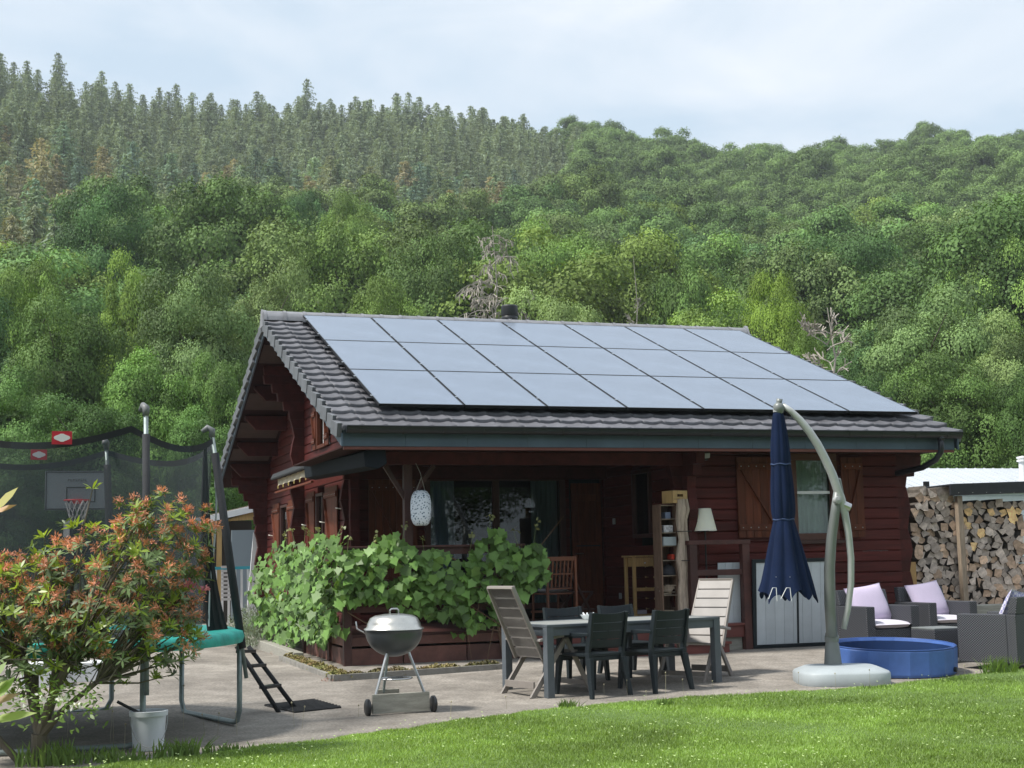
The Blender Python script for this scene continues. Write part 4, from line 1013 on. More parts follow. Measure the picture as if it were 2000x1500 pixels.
# porch spot bar and bulb
sb = thing('spot_rail', 'small rail of white spotlights on the porch ceiling', 'lamp', (0, 0, 0)); c = at_y(888, 897, 1.8)
MB().tube([c+Vector((-.12, 0, .05)), c+Vector((.14, 0, .05))], .008, 6).build('rail', BLACKP, sb)
for dx_ in (-.09, .02, .12): q = MB(); q.lathe([(0, -.04), (.03, -.035), (.022, .02), (0, .03)], (0, 0, 0), 12); q.move(Matrix.Translation(c+Vector((dx_, -.02, .0)))@Matrix.Rotation(.6, 4, 'X')); q.build('spot_head', GREYP, sb, smooth=True)
bl = thing('bare_bulb', 'bare bulb hanging from the porch ceiling near the door', 'lamp', (0, 0, 0)); c = at_y(1157, 898, 1.8)
q = MB(); q.lathe([(0, -.045), (.025, -.03), (.028, -.01), (.014, .02), (.013, .05), (0, .05)], c, 14); q.build('bulb', GREYP, bl, smooth=True)
MB().tube([c+Vector((0, 0, .04)), (c.x, c.y, ZC)], .006, 6).build('cable', BLACKP, bl)
# patterned lantern
LANT = bpy.data.materials.new('patterned_lantern'); LANT.use_nodes = True
def _lant(m):
    n, l = m.node_tree.nodes, m.node_tree.links; b = n['Principled BSDF']; tc = n.new('ShaderNodeTexCoord'); v = n.new('ShaderNodeTexVoronoi'); v.inputs['Scale'].default_value = 34
    l.new(tc.outputs['Object'], v.inputs['Vector']); rp = n.new('ShaderNodeValToRGB'); rp.color_ramp.elements[0].position = .28; rp.color_ramp.elements[0].color = (.05, .12, .2, 1); rp.color_ramp.elements[1].position = .36; rp.color_ramp.elements[1].color = (.72, .77, .86, 1)
    l.new(v.outputs['Distance'], rp.inputs[0]); l.new(rp.outputs[0], b.inputs['Base Color']); b.inputs['Roughness'].default_value = .7
_lant(LANT)
c = at_y(822, 992, .1); la = thing('hanging_lantern', 'white and blue dotted oblong paper lantern hanging by a cord at the porch post', 'lantern', c)
h2 = (at_y(822, 958, .1).z-at_y(822, 1027, .1).z)/2; mb = MB(); prof = [(0, -h2), (.07, -h2), (.10, -h2*.9), (.128, -h2*.6), (.135, -h2*.1), (.132, h2*.35), (.118, h2*.7), (.085, h2*.93), (.05, h2), (0, h2)]
mb.lathe(prof, (0, 0, 0), 32); mb.build('shade', LANT, la, smooth=True)
hk = at_y(812, 905, .1)-c
MB().tube([(-.06, 0, h2*.95), (.01, 0, h2+.17), (.0, 0, h2+.22), tuple(hk)], .004, 5).build('cord', material('cord', (.3, .28, .24), .8), la)
MB().tube([(.06, 0, h2*.95), (.01, 0, h2+.17)], .004, 5).build('cord', material('cord', (.3, .28, .24), .8), la)
# crate shelf with rough post
sh = thing('crate_shelf', 'tall narrow open shelf of old crates standing against the side of the porch', 'shelf', (0, 0, 0))
Ysh = .22; a, b = at_y(1296, 1180, Ysh), at_y(1326, 1180, Ysh); zt = at_y(1300, 985, Ysh).z; zb = .5
mb = MB(); mb.box(a.x-.01, Ysh, zb, a.x+.01, Ysh+.26, zt); mb.box(b.x-.01, Ysh, zb, b.x+.01, Ysh+.26, zt); mb.box(a.x, Ysh+.262, zb, b.x, Ysh+.272, zt)
mb.build('side_panel', material('old_crate_wood', (.17, .105, .07), .8, var=.35, scale=6, stretch=(5, 5, .8), bump=.3), sh, bevel=.003)
shz = [zb+.05]+[at_y(1300, yy, Ysh).z for yy in (1162, 1124, 1094, 1066, 1040, 1013, 986)]
for zz in shz: MB().box(a.x+.011, Ysh+.0, zz-.012, b.x-.011, Ysh+.26, zz).build('shelf_board', ROUGHW, sh, bevel=.002)
sx0, sx1 = a.x+.02, b.x-.02
def small(name, cat, label, x0, x1, z0, h, mat, d0=.02, d1=.2, bev=.006):
    q = MB(); q.box(x0, Ysh+d0, z0+.001, x1, Ysh+d1, z0+h); o = q.build(name, mat, bevel=bev); return tag(o, label, cat)
small('storage_box', 'box', 'light grey plastic storage box on the middle shelf of the crate shelf', sx0+.0, sx1, shz[4], .12, material('light_grey_box', (.33, .38, .4), .4), -.03)
small('storage_box', 'box', 'small patterned white box on the shelf above the grey storage box', sx0+.03, sx1-.02, shz[5], .10, material('patterned_box', (.5, .5, .52), .5, var=.6, scale=40))
small('tin', 'tin', 'small blue-grey tin on the upper shelf of the crate shelf', sx0+.06, sx1-.05, shz[6], .09, material('blue_tin', (.16, .2, .3), .5))
small('red_pouch', 'pouch', 'bright orange-red folded pouch on the shelf under the grey storage box', sx0+.14, sx1, shz[3], .08, material('red_cloth', (.55, .05, .025), .7), bev=.02)
q = MB(); q.lathe([(.11, 0), (.115, .03), (.09, .10), (.04, .14), (0, .15)], ((sx0+sx1)/2+.03, Ysh+.13, shz[2]+.002), 16); tag(q.build('dark_hat', material('dark_felt', (.03, .032, .04), .9), smooth=True), 'dark grey felt hat on a lower shelf of the crate shelf', 'hat')
for k, (zz, lab) in enumerate(((shz[1], 'pile of pale kindling on a low shelf of the crate shelf'), (shz[0], 'pile of pale kindling at the bottom of the crate shelf'))):
    q = MB()
    for i in range(7): q.obox((random.uniform(sx0+.05, sx1-.05), Ysh+.1, zz+.015+.018*i), (random.uniform(.1, .2), .12, .02), Matrix.Rotation(random.uniform(-.5, .5), 3, 'Z'))
    o = q.build('kindling', ROUGHW, bevel=.003); tag(o, lab, 'kindling', kind='stuff')
# rough timber post next to it
q = MB(); pa = at_y(1329, 975, .12); pb_ = at_y(1333, 1215, .12); nseg = 12; pts = []; rad = []
for i in range(nseg+1):
    t = i/nseg; p = pa.lerp(pb_, t); pts.append((p.x+.012*math.sin(i*1.9), .12, p.z)); rad.append(.058+.012*math.sin(i*1.3))
q.tube(pts, rad, 7); q.tube([(x+.075+.01*math.sin(i*2.2), y+.02, z) for i, (x, y, z) in enumerate(pts)], [r_*.7 for r_ in rad], 6)
tp_ = q.build('timber_post', material('driftwood', (.42, .34, .27), .85, var=.35, scale=7, stretch=(4, 4, .6), bump=.5)); tag(tp_, 'pair of rough peeled timbers standing upright between the crate shelf and the log wall', 'timber')
for yy in (1038, 1095): zc_ = at_y(1326, yy, .12).z; q = MB(); q.tube([(pa.x+.035+.11*math.cos(t), .12+.09*math.sin(t), zc_) for t in np.linspace(0, 2*PI, 17)[:-1]], .006, 5, closed=True); q.build('wire_binding', BLACKP, tp_)
# crate on top
cc = at_y(1318, 983, .25); cr = thing('wooden_crate', 'small pale wooden crate with hand slot on top of the crate shelf', 'crate', cc); cr.rotation_euler = (0, 0, .2)
q = MB(); w, d, h = .22, .26, .17
for (z0, z1) in ((0, .05), (.055, .085), (.12, .17)): q.box(-w/2, -d/2, z0, w/2, -d/2+.012, z1); q.box(-w/2, d/2-.012, z0, w/2, d/2, z1)
q.box(-w/2, -d/2, .086, -.05, -d/2+.012, .119); q.box(.05, -d/2, .086, w/2, -d/2+.012, .119)
q.build('end_panel', PALEW, cr, bevel=.002)
q = MB(); q.box(-w/2-.012, -d/2, 0, -w/2-.001, d/2, h); q.box(w/2+.001, -d/2, 0, w/2+.012, d/2, h); q.box(-w/2, -d/2+.013, 0, w/2, d/2-.013, .01); q.build('side_panel', PALEW, cr, bevel=.002)
# pale side table
Yt = 1.35; a, b = at_y(1236, 1085, Yt), at_y(1282, 1085, Yt); stt = thing('side_table', 'tall pale pine side table with drawer beside the crate shelf', 'table', (a.x, Yt, ZD)); w = b.x-a.x; h = a.z-ZD
MB().box(-.03, -.02, h-.025, w+.04, .36, h).build('table_top', PALEW, stt, bevel=.004)
for x in (0.0, w-.04):
    for y in (0, .3): MB().box(x, y, 0, x+.045, y+.045, h-.026).build('leg', PALEW, stt, bevel=.003)
dr = MB().box(.047, .005, h-.16, w-.045, .3, h-.03).build('drawer', PALEW, stt, bevel=.003)
MB().lathe([(0, -.02), (.012, -.015), (.012, 0), (0, 0)], (w/2, -.0, h-.1), 10).build('knob', WHITEP, dr)
MB().box(.047, .01, h*.45, w-.045, .03, h*.45+.05).build('rail', PALEW, stt)
MB().box(.02, .02, .06, w-.02, .32, .09).build('lower_shelf', PALEW, stt)
tag(MB().box(a.x+.06, Yt+.05, ZD+.092, a.x+.22, Yt+.2, ZD+.15).build('plastic_tub', material('tub', (.45, .42, .5), .4), bevel=.01), 'pale lilac tub on the bottom shelf of the pine side table', 'tub')
# wooden chair on the porch, back towards the camera
def wooden_chair(loc, rz, mat, label, slats=7, lean=.18, w=.46):
    t = thing('wooden_chair', label, 'chair', loc, rz)
    bz = lambda z: -.20-lean*(z-.42)
    q = MB()
    for i in range(slats): x = -w/2+.05+(w-.1)*i/(slats-1); q.bar((x, bz(.52), .52), (x, bz(.88), .88), .022, .012, up=(0, 1, 0))
    q.bar((-w/2+.03, bz(.5), .5), (w/2-.03, bz(.5), .5), .05, .02); q.bar((-w/2+.03, bz(.70), .70), (w/2-.03, bz(.70), .70), .03, .02)
    q.build('backrest', mat, t, bevel=.002)
    MB().bar((-w/2-.01, bz(.91), .91), (w/2+.01, bz(.91), .91), .025, .06, up=(0, 0, 1)).build('top_rail', mat, t, bevel=.006)
    q = MB()
    for i in range(6): q.box(-w/2+.02, -.19+i*.068, .42, w/2-.02, -.13+i*.068, .44)
    q.build('seat', mat, t, bevel=.003)
    for s in (-1, 1):
        MB().bar((s*(w/2-.01), .24, 0), (s*(w/2-.01), bz(.95), .95), .025, .04, up=(0, 1, 0)).build('leg', mat, t, bevel=.004) if lean > .3 else MB().bar((s*(w/2-.01), -.30, 0), (s*(w/2-.01), bz(.92), .92), .03, .04, up=(0, 1, 0)).build('leg', mat, t, bevel=.004)
        MB().bar((s*(w/2-.035), -.24 if lean > .3 else .22, 0), (s*(w/2-.035), .2, .42), .025, .035, up=(0, 1, 0)).build('leg', mat, t, bevel=.004)
    MB().bar((-w/2, .21, .18), (w/2, .21, .18), .02, .03).build('stretcher', mat, t)
    return t
REDW = material('red_teak', (.16, .055, .026), .5, var=.3, scale=4, attr=.2)
wc = at_y(1078, 1140, 1.1); wooden_chair((wc.x, 1.1, ZD), .12, REDW, 'reddish slatted wooden chair on the porch at the end of the grapevine')
cushion('seat_cushion', material('grey_cushion', (.33, .34, .36), .85), .4, .38, .06, Matrix.Translation((wc.x, 1.12, ZD+.47)), 'thin grey cushion on the reddish wooden porch chair')
wc = at_y(1118, 1140, 1.6); wooden_chair((wc.x, 1.6, ZD), -1.15, material('dark_teak', (.07, .035, .028), .55, var=.25), 'dark folding wooden chair standing sideways behind the reddish porch chair', lean=.42)

# ================================================================== AWNING
aw = thing('awning', 'rolled up dark cassette awning with cream scalloped valance along the gable side', 'awning', (0, 0, 0))
AX = -.10; z0a = 2.76
q = MB(); q.prism([(AX-.16, -.35, z0a-.16), (AX-.18, -.35, z0a+.02), (AX-.08, -.35, z0a+.06), (AX+.10, -.35, z0a+.06), (AX+.12, -.35, z0a-.12), (AX+.0, -.35, z0a-.19)], (0, 4.1, .10)); q.build('cassette', material('awning_dark', (.014, .018, .023), .75, spec=.1), aw, bevel=.008)
q = MB(); q.prism([(AX-.14, 3.76, z0a+.13), (AX-.10, 3.76, z0a+.21), (AX+.12, 3.76, z0a+.21), (AX+.12, 3.76, z0a+.15), (AX-.13, 3.76, z0a+.10)], (0, 3.4, 0)); q.build('cassette', material('awning_grey', (.05, .053, .056), .7, spec=.1), aw, bevel=.008)
q = MB(); vs = []; n = 60
for i in range(n+1):
    y = 3.78+3.3*i/n; s = abs(math.sin(i*.33)); vs += [(AX-.02+.01*math.sin(i*.7), y, z0a+.115), (AX-.05+.03*math.sin(i*.66), y, z0a-.07+.07*s)]
q.add(vs, [(2*i, 2*i+1, 2*i+3, 2*i+2) for i in range(n)]); q.build('valance', material('cream_canvas', (.62, .56, .42), .85, var=.12, transl=.2), aw, smooth=True)
MB().box(AX-.07, 3.76, z0a-.13, AX-.03, 7.15, z0a-.095).build('front_bar', SHUT, aw, bevel=.004)
for yy in (.6, 3.4, 6.9): MB().box(AX+.1, yy, z0a+.02, GX-.005, yy+.06, z0a+.12).build('bracket', BLACKP, aw)

# ================================================================== TRAMPOLINE
TC = Vector((-4.02, -4.52, 0)); TR = 1.62; TH = .84
CAPG = material('cap_grey', (.15, .155, .16), .5)
tm = thing('trampoline', 'large trampoline with turquoise edge pad and black safety net', 'trampoline', TC)
TURQ = material('turquoise_pad', (.02, .33, .28), .55, var=.3, scale=5, bump=.4, bscale=12)
q = MB(); q.lathe([(TR-.36, TH-.02), (TR-.33, TH-.005), (TR-.04, TH+.018), (TR+.03, TH+.0), (TR+.045, TH-.05), (TR+.03, TH-.095)], (0, 0, 0), 56, closed_ends=False)
q.lathe([(TR+.02, TH-.094), (TR-.0, TH-.03), (TR-.26, TH-.02)], (0, 0, 0), 56, closed_ends=False); q.build('edge_pad', TURQ, tm, smooth=True)
q = MB(); q.lathe([(0, TH-.03), (TR-.25, TH-.012)], (0, 0, 0), 56, closed_ends=False); q.build('jumping_mat', BLACKF, tm)
q = MB(); q.tube([(TR*math.cos(a), TR*math.sin(a), TH-.06) for a in np.linspace(0, 2*PI, 57)[:-1]], .028, 8, closed=True); q.build('ring', GALV, tm, smooth=True)
def u_leg(a0, a1):
    p0 = Vector((TR*math.cos(a0), TR*math.sin(a0), 0)); p1 = Vector((TR*math.cos(a1), TR*math.sin(a1), 0)); k = .14
    d = (p1-p0).normalized(); z = Vector((0, 0, 1)); pts = [p0+z*(TH-.06), p0+z*k, p0+z*.05+d*.05, p0+z*.03+d*.12, p1+z*.03-d*.12, p1+z*.05-d*.05, p1+z*k, p1+z*(TH-.06)]
    mid = (p0+p1)/2; inw = (-mid).normalized()*.0; MB().tube(pts, .024, 10).build('leg', GALV, tm, smooth=True)
R2 = lambda P: math.atan2(P.y-TC.y, P.x-TC.x)
aR0, aR1 = R2(at_g(450, 1420)), R2(at_g(402, 1385)); aF = R2(at_z(285, 1465)); aB = R2(at_g(205, 1390))
u_leg(aR0-.0, aR1+.05); u_leg(aF, aF-1.0); u_leg(aB, aB+.95); u_leg(PI-.4, PI+.4)
net_top = []
POLES = [(aF-.0, 0, 0), (aR0+.0, 1, 0), (aB+.0, 1, 0), (aF-1.15, 1, 0), (PI+.25, 1, 0), (PI-.75, 1, 0)]
SLV = material('black_sleeve', (.02, .022, .027), .8, var=.2, bump=.4, bscale=120)
caps = []
for a, lean, _ in POLES:
    rb = TR+.06; rt = TR+.0-(.25 if lean else 0); h = 2.60 if lean else 2.66
    b0 = Vector((rb*math.cos(a), rb*math.sin(a), .42)); b1 = Vector((rt*math.cos(a), rt*math.sin(a), h)); 
    po_ = MB(); po_.tube([b0, b1], .019, 10); pob = po_.build('net_pole', GALV, tm, smooth=True)
    q = MB(); q.tube([b0.lerp(b1, .12), b0.lerp(b1, .92)], .036 if lean else .03, 12); q.build('foam_sleeve', SLV, pob, smooth=True)
    inn = Vector((-math.cos(a), -math.sin(a), 0))
    q = MB(); q.tube([b1-Vector((0, 0, .03)), b1+Vector((0, 0, .035)), b1+Vector((0, 0, .055))+inn*.04, b1+inn*.09+Vector((0, 0, .02))], [.026, .030, .030, .018], 12); q.build('pole_cap', CAPG, pob, smooth=True)
    net_top.append((a, b1+inn*.08))
# net with drooping top between poles
NET = material('safety_net', (.05, .06, .07), .9, alpha=.46); NB = material('net_hem', (.012, .013, .016), .85)
pl_s = sorted([(a % (2*PI), p) for a, p in net_top], key=lambda e: e[0]); n = 160; vs = []; topc = []
for i in range(n+1):
    a = 2*PI*i/n
    for k in range(len(pl_s)):
        a0 = pl_s[k][0]; a1 = pl_s[(k+1) % len(pl_s)][0]; sp = (a1-a0) % (2*PI); t = ((a-a0) % (2*PI))/sp
        if t <= 1.0:
            break
    sag = .15*4*t*(1-t)*min(1, sp/1.2); zt_ = 2.57-sag; rb_ = TR-.33; rt_ = TR-.24-.10*math.sin(PI*t)
    vs += [(rb_*math.cos(a), rb_*math.sin(a), TH+.01), (rt_*math.cos(a), rt_*math.sin(a), zt_)]; topc.append(Vector((rt_*math.cos(a), rt_*math.sin(a), zt_)))
q = MB(); q.add(vs, [(2*i, 2*i+2, 2*i+3, 2*i+1) for i in range(n)]); net = q.build('safety_net', NET, tm, smooth=True)
q = MB(); vv = []
for i, p in enumerate(topc): vv += [p+Vector((0, 0, .0)), p+Vector((0, 0, -.055))]
q.add(vv, [(2*i, 2*i+2, 2*i+3, 2*i+1) for i in range(n)]); hem = q.build('net_hem', NB, net, smooth=True)
# net flap gathered at the entrance by the leaning pole, with pale zip
aE = aR0; pE = Vector((0, 0, 0))
q = MB(); vs = []; m = 24
for i in range(m+1):
    t = i/m; w = .02+.10*t**3+.03*math.sin(PI*t); c_ = Vector(((TR-.31+.12*t**3)*math.cos(aE+.05), (TR-.31+.12*t**3)*math.sin(aE+.05), 2.5-1.66*t)); 
    for k in range(9): s = k/8-.5; vs.append(c_+Vector((s*w*1.5, -s*w*.6+.02*math.cos(k*2.4), 0)))
q.add(vs, [(i*9+k, i*9+k+1, (i+1)*9+k+1, (i+1)*9+k) for i in range(m) for k in range(8)]); q.build('net_flap', BLACKF, net, smooth=True)
zp = [c for c in [Vector(((TR-.24+.03*math.sin(5*t))*math.cos(aE+.06), (TR-.24)*math.sin(aE+.06), 2.5-1.62*t)) for t in np.linspace(0, 1, 14)]]
MB().tube(zp, .009, 5).build('zip', material('pale_zip', (.5, .52, .54), .6), net)
# red maker's badges on the net
def badge(px_, py_, w, h, front=True):
    d = _ray(px_, py_); d = Vector(d); o_ = Vector(CAM)-TC; R_ = TR-.30+(.02 if front else -.02)
    A_ = d.x**2+d.y**2; B_ = 2*(o_.x*d.x+o_.y*d.y); C2 = o_.x**2+o_.y**2-R_*R_; D_ = math.sqrt(max(0, B_*B_-4*A_*C2)); t = (-B_-D_)/(2*A_) if front else (-B_+D_)/(2*A_)
    P = o_+d*t; a = math.atan2(P.y, P.x); nrm = Vector((math.cos(a), math.sin(a), 0)); tg_ = Vector((-math.sin(a), math.cos(a), 0)); up = Vector((0, 0, 1)); s = 1 if front else -1
    M_ = Matrix((tg_, up, nrm*1.0)).transposed().to_4x4(); M_.translation = P
    q = MB(); q.box(-w/2, -h/2, -.003, w/2, h/2, .003); q.move(M_); b_ = q.build('badge', material('red_badge', (.5, .01, .03), .5), net)
    q = MB(); pts = []
    for k in range(28):
        t = 2*PI*k/28; rx = w*.36; ry = h*.26*(1+.25*abs(math.cos(t*1.0))*0); zz = ry*math.sin(t); xx = rx*math.cos(t)
        if abs(math.cos(t)) > .85: xx *= 1.12
        if abs(math.sin(t)) > .93: zz *= 1.2
        pts.append((xx, zz, .0035 if front else -.0055))
    q.prism(pts, (0, 0, .002)); q.move(M_); q.build('emblem', material('white_emblem', (.75, .7, .72), .5), b_)
badge(121, 855, .155, .105, True); badge(76, 888, .15, .10, False)
# ladder
l0, l1 = at_d(462, 1262, 13.6), at_g(545, 1392); l2, l3 = at_d(485, 1262, 13.9), at_g(578, 1385)
ld = thing('trampoline_ladder', 'black two-rail ladder leaning from the trampoline edge to the rubber mat', 'ladder', (0, 0, 0))
MB().tube([l0, l1], .022, 8).build('side_rail', SLV, ld, smooth=True); MB().tube([l2, l3], .022, 8).build('side_rail', SLV, ld, smooth=True)
for t in (.08, .30, .62):
    a, b = l0.lerp(l1, t), l2.lerp(l3, t); q = MB(); q.bar(a, b, .09, .03); q.build('rung', BLACKP, ld, bevel=.006)
mt = [at_g(516, 1380), at_g(576, 1394), at_g(667, 1384), at_g(612, 1369)]
q = MB(); q.prism([(p.x, p.y, p.z+.004) for p in mt], (0, 0, .018)); mo = q.build('rubber_mat', material('rubber', (.014, .015, .017), .8, var=.2, bump=.3), bevel=.004); tag(mo, 'flat black rubber mat lying on the patio under the trampoline ladder', 'mat')
q = MB()
for i in range(9):
    a, b = mt[0].lerp(mt[1], (i+.5)/9), mt[3].lerp(mt[2], (i+.5)/9); q.bar(a+Vector((0, 0, .024)), b+Vector((0, 0, .024)), .02, .006)
q.build('ribs', MATS['rubber'], mo)
# bucket with handle tool
bk = at_z(289, 1463); bu = thing('bucket', 'white plastic bucket beside the near trampoline leg', 'bucket', (bk.x, bk.y-.03, 0))
q = MB(); q.lathe([(.118, 0), (.135, .26), (.148, .262), (.150, .30), (.142, .302), (.132, .295), (.112, .012), (0, .01)], (0, 0, 0), 28); q.build('pail', material('bucket_white', (.62, .66, .70), .45, var=.06), bu, auto=35)
q = MB(); q.tube([(.145*math.cos(t), -.145*abs(math.sin(t))*1.0-.01, .27-.24*math.sin(t)) for t in np.linspace(0, PI, 14)], .0035, 5); q.build('handle', GREYP, bu)
q = MB(); q.tube([(bk.x-.03, bk.y-.03, .26), (bk.x-.24, bk.y-.02, .38)], .012, 8); tag(q.build('brush_handle', BLACKP), 'short black brush handle sticking out of the white bucket', 'brush')
# white boxes beyond the trampoline
for (x0, x1, y0, y1, lab) in ((40, 120, 1298, 1346, 'low white storage chest beyond the trampoline, left one'), (122, 202, 1296, 1335, 'low white storage chest beyond the trampoline, right one')):
    a, b = at_g(x0, y1), at_g(x1, y1); z1 = at_y(x0, y0, a.y).z; t = thing('storage_chest', lab, 'chest', (a.x, a.y, a.z))
    MB().box(0, 0, 0, b.x-a.x, .45, z1-a.z-.04).build('body', WHITEP, t, bevel=.01); MB().box(-.01, -.01, z1-a.z-.038, b.x-a.x+.01, .46, z1-a.z).build('lid', WHITEP, t, bevel=.008)
# basketball hoop
hd = 24.0
hp = thing('basketball_hoop', 'basketball hoop with grey backboard and red rim behind the net', 'basketball hoop', (0, 0, 0))
c = at_d(152, 958, hd); wb, hb = (at_d(213, 958, hd)-at_d(91, 958, hd)).length, (at_d(152, 920, hd)-at_d(152, 996, hd)).length
Mh = Matrix.Translation(c)@Matrix.Rotation(-.05, 4, 'Z')
def hb_(mb, name, mat, par=hp, **k): mb.move(Mh); return mb.build(name, mat, par, **k)
bbd = hb_(MB().box(-wb/2, 0, -hb/2, wb/2, .03, hb/2), 'backboard', material('backboard_grey', (.26, .30, .33), .4), bevel=.02)
def frame_lines(w, h, cx, cz, t): 
    q = MB(); y0, y1 = -.004, -.001
    q.box(cx-w/2, y0, cz-h/2, cx+w/2, y1, cz-h/2+t); q.box(cx-w/2, y0, cz+h/2-t, cx+w/2, y1, cz+h/2); q.box(cx-w/2, y0, cz-h/2+t, cx-w/2+t, y1, cz+h/2-t); q.box(cx+w/2-t, y0, cz-h/2+t, cx+w/2, y1, cz+h/2-t); return q
hb_(frame_lines(wb*.99, hb*.99, 0, 0, .025), 'border', BLACKP, bbd); hb_(frame_lines(wb*.45, hb*.40, .05, -.07, .02), 'target_square', BLACKP, bbd)
q = MB(); xs_ = -.16
for k, w in enumerate((.03, .028, .03, .032, .028, .03, .012, .03)):   # faded, unreadable maker's wordmark
    q.box(xs_, -.004, .155, xs_+w, -.001, .162) if k % 2 else q.box(xs_, -.004, .185, xs_+w, -.001, .192)
    q.box(xs_, -.004, .155, xs_+.008, -.001, .192); xs_ += w+.012
hb_(q, 'wordmark', BLACKP, bbd)
rc_ = Vector((.0, -.30, -hb/2+.15)); hb_(MB().tube([rc_+Vector((.21*math.cos(t), .21*math.sin(t), 0)) for t in np.linspace(0, 2*PI, 33)[:-1]], .011, 8, closed=True), 'rim', material('red_rim', (.6, .03, .04), .45), smooth=True)
hb_(MB().box(-.08, -.1, rc_.z-.05, .08, 0.0, rc_.z+.02), 'rim_bracket', MATS['red_rim'], bevel=.004)
q = MB()
for k in range(12):
    for s in (-1, 1):
        pts = []
        for t in np.linspace(0, 1, 7): a = 2*PI*k/12+s*t*1.0; r_ = .20-.11*t; pts.append(rc_+Vector((r_*math.cos(a), r_*math.sin(a), -.40*t)))
        q.tube(pts, .006, 4)
hb_(q, 'net', material('net_cord', (.6, .6, .6), .8))
hb_(MB().box(-.05-.10, .06, -2.6, -.02-.02, .16, -.05), 'pole', BLACKP, bevel=.01)
hb_(MB().box(-.22, .02, -.78, -.12, .05, -.5), 'height_plate', WHITEP, bevel=.004)

# ================================================================== FIREWOOD, SHELTER
WY = 3.0
wl0, wl1 = at_y(1786, 1100, WY).x, at_y(1879, 1100, WY).x; wr1 = at_y(2012, 1100, WY).x
ENDS = [material('log_end_grey', (.50, .44, .395), .85, var=.35, scale=16, objcol=True, bump=.5, bscale=50), material('log_bark', (.10, .085, .07), .95, var=.4, scale=12, bump=.5)]
def split_log(c, r, L, rg_):
    mb = MB(); kind = rg_.random(); n = 3 if kind < .35 else (4 if kind < .75 else 8); a0 = rg_.uniform(0, 2*PI); poly = []
    sq = rg_.uniform(.75, 1.0)
    for k in range(n):
        a = a0+2*PI*k/n+rg_.normal()*.12; rr = r*(1+rg_.normal()*.1)
        p = Vector((rr*math.cos(a), 0, rr*sq*math.sin(a))); poly.append(p)
        if n < 8 and k == 0:
            a2 = a0+2*PI*(k+.5)/n; poly.append(Vector((r*.92*math.cos(a2), 0, r*.92*sq*math.sin(a2))))
    m = len(poly); dy = rg_.normal()*.028
    vs = [Vector((p.x, dy+rg_.normal()*.004, p.z)) for p in poly]+[Vector((p.x, L, p.z)) for p in poly]
    mb.add(vs, [tuple(range(m))], mi=0); mb.f += []; 
    mb.add(vs, [(i, (i+1) % m, m+(i+1) % m, m+i) for i in range(m)], mi=1)
    o = mb.build('split_log', ENDS, bevel=.004, segs=1); o.location = c; return o
def stack(x0, x1, z0, topf, wy, label, group, lim, sd):
    rg_ = np.random.default_rng(sd); step = .147; rows = int(2.6/(step*.80)); cnt = 0
    for j in range(rows):
        z = z0+.06+j*step*.80; n = int((x1-x0)/step)
        for i in range(n+1):
            x = x0+.05+i*step+(step/2 if j % 2 else 0)+rg_.normal()*.012
            if x > x1-.02 or z > topf(x): continue
            pxl = None
            o = split_log((x, wy, z+rg_.normal()*.012), step*rg_.uniform(.58, .74), .42, rg_)
            g = rg_.random(); b_ = rg_.uniform(.6, 1.2)
            o.color = (b_*1.02, b_*.98, b_*.95, 1)
            if g < .12 and x > wl1 and z > 1.3: o.color = (2.0, 1.55, .85, 1)
            elif g < .3: o.color = (b_*1.15, b_*.93, b_*.75, 1)
            hgt = 'top' if z > 1.9 else ('upper' if z > 1.4 else ('middle' if z > .9 else 'bottom'))
            ton = 'golden fresh' if o.color[0] > 1.9 else ('brownish' if o.color[2] < o.color[0]*.75 else ('dark grey' if b_ < .85 else 'pale grey'))
            tag(o, '%s split log in the %s layers of the stack %s' % (ton, hgt, label), 'log', group); cnt += 1
    return cnt
nA = stack(wl0, wl1+.02, .35, lambda x: 2.46-.55*max(0, (wl0+.28-x)/.28)**2-.02*math.sin(x*9), WY, 'left of the shelter post', 'split logs stacked left of the post', 0, 21)
nB = stack(wl1+.06, wr1, .35, lambda x: 2.27, WY+.1, 'right of the shelter post', 'split logs stacked right of the post', 0, 22)
bk2 = MB(); bk2.box(wl0+.08, WY+.3, .1, wl1, WY+.45, 2.3); bk2.box(wl1+.05, WY+.4, .1, wr1, WY+.5, 2.25); 
shl = thing('wood_shelter', 'open firewood shelter with pale post and black tarpaulin roof', 'shelter', (0, 0, 0))
bk2.build('back_wall', material('dark_backing', (.025, .022, .02), .9), shl)
p0, p1 = at_y(1873, 975, WY-.12), at_y(1885, 1190, WY-.12)
MB().bar((p0.x+.0, WY-.10, 2.33), (p1.x+.02, WY-.10, .1), .10, .10, up=(0, 1, 0)).build('post', ROUGHW, shl, bevel=.006)
a = at_y(1856, 945, WY-.25); e_ = at_y(2060, 930, WY-.25)
q = MB(); q.prism([(a.x, WY-.25, a.z-.20), (a.x, WY-.27, a.z+.0), (a.x, WY+.9, a.z-.02), (a.x, WY+.9, a.z-.05), (a.x, WY-.2, a.z-.04), (a.x, WY-.2, a.z-.2)], (2.6, 0, .07)); q.build('tarpaulin_roof', material('black_tarp', (.022, .025, .032), .45, var=.2, bump=.6, bscale=6), shl, bevel=.01)
for i in range(8): MB().lathe([(0, -.004), (.012, 0), (0, .006)], (a.x+.15+i*.28, WY-.262, a.z-.15), 8).build('nail', GREYP, shl)
pst = at_y(1812, 950, WY+.5); o = MB().box(pst.x-.04, WY+.5, 0, pst.x+.04, WY+.58, at_y(1812, 940, WY+.5).z).build('post', BLACKP, bevel=.006); o.name = 'shelter_stake'; tag(o, 'dark stake standing up behind the left firewood stack', 'post')
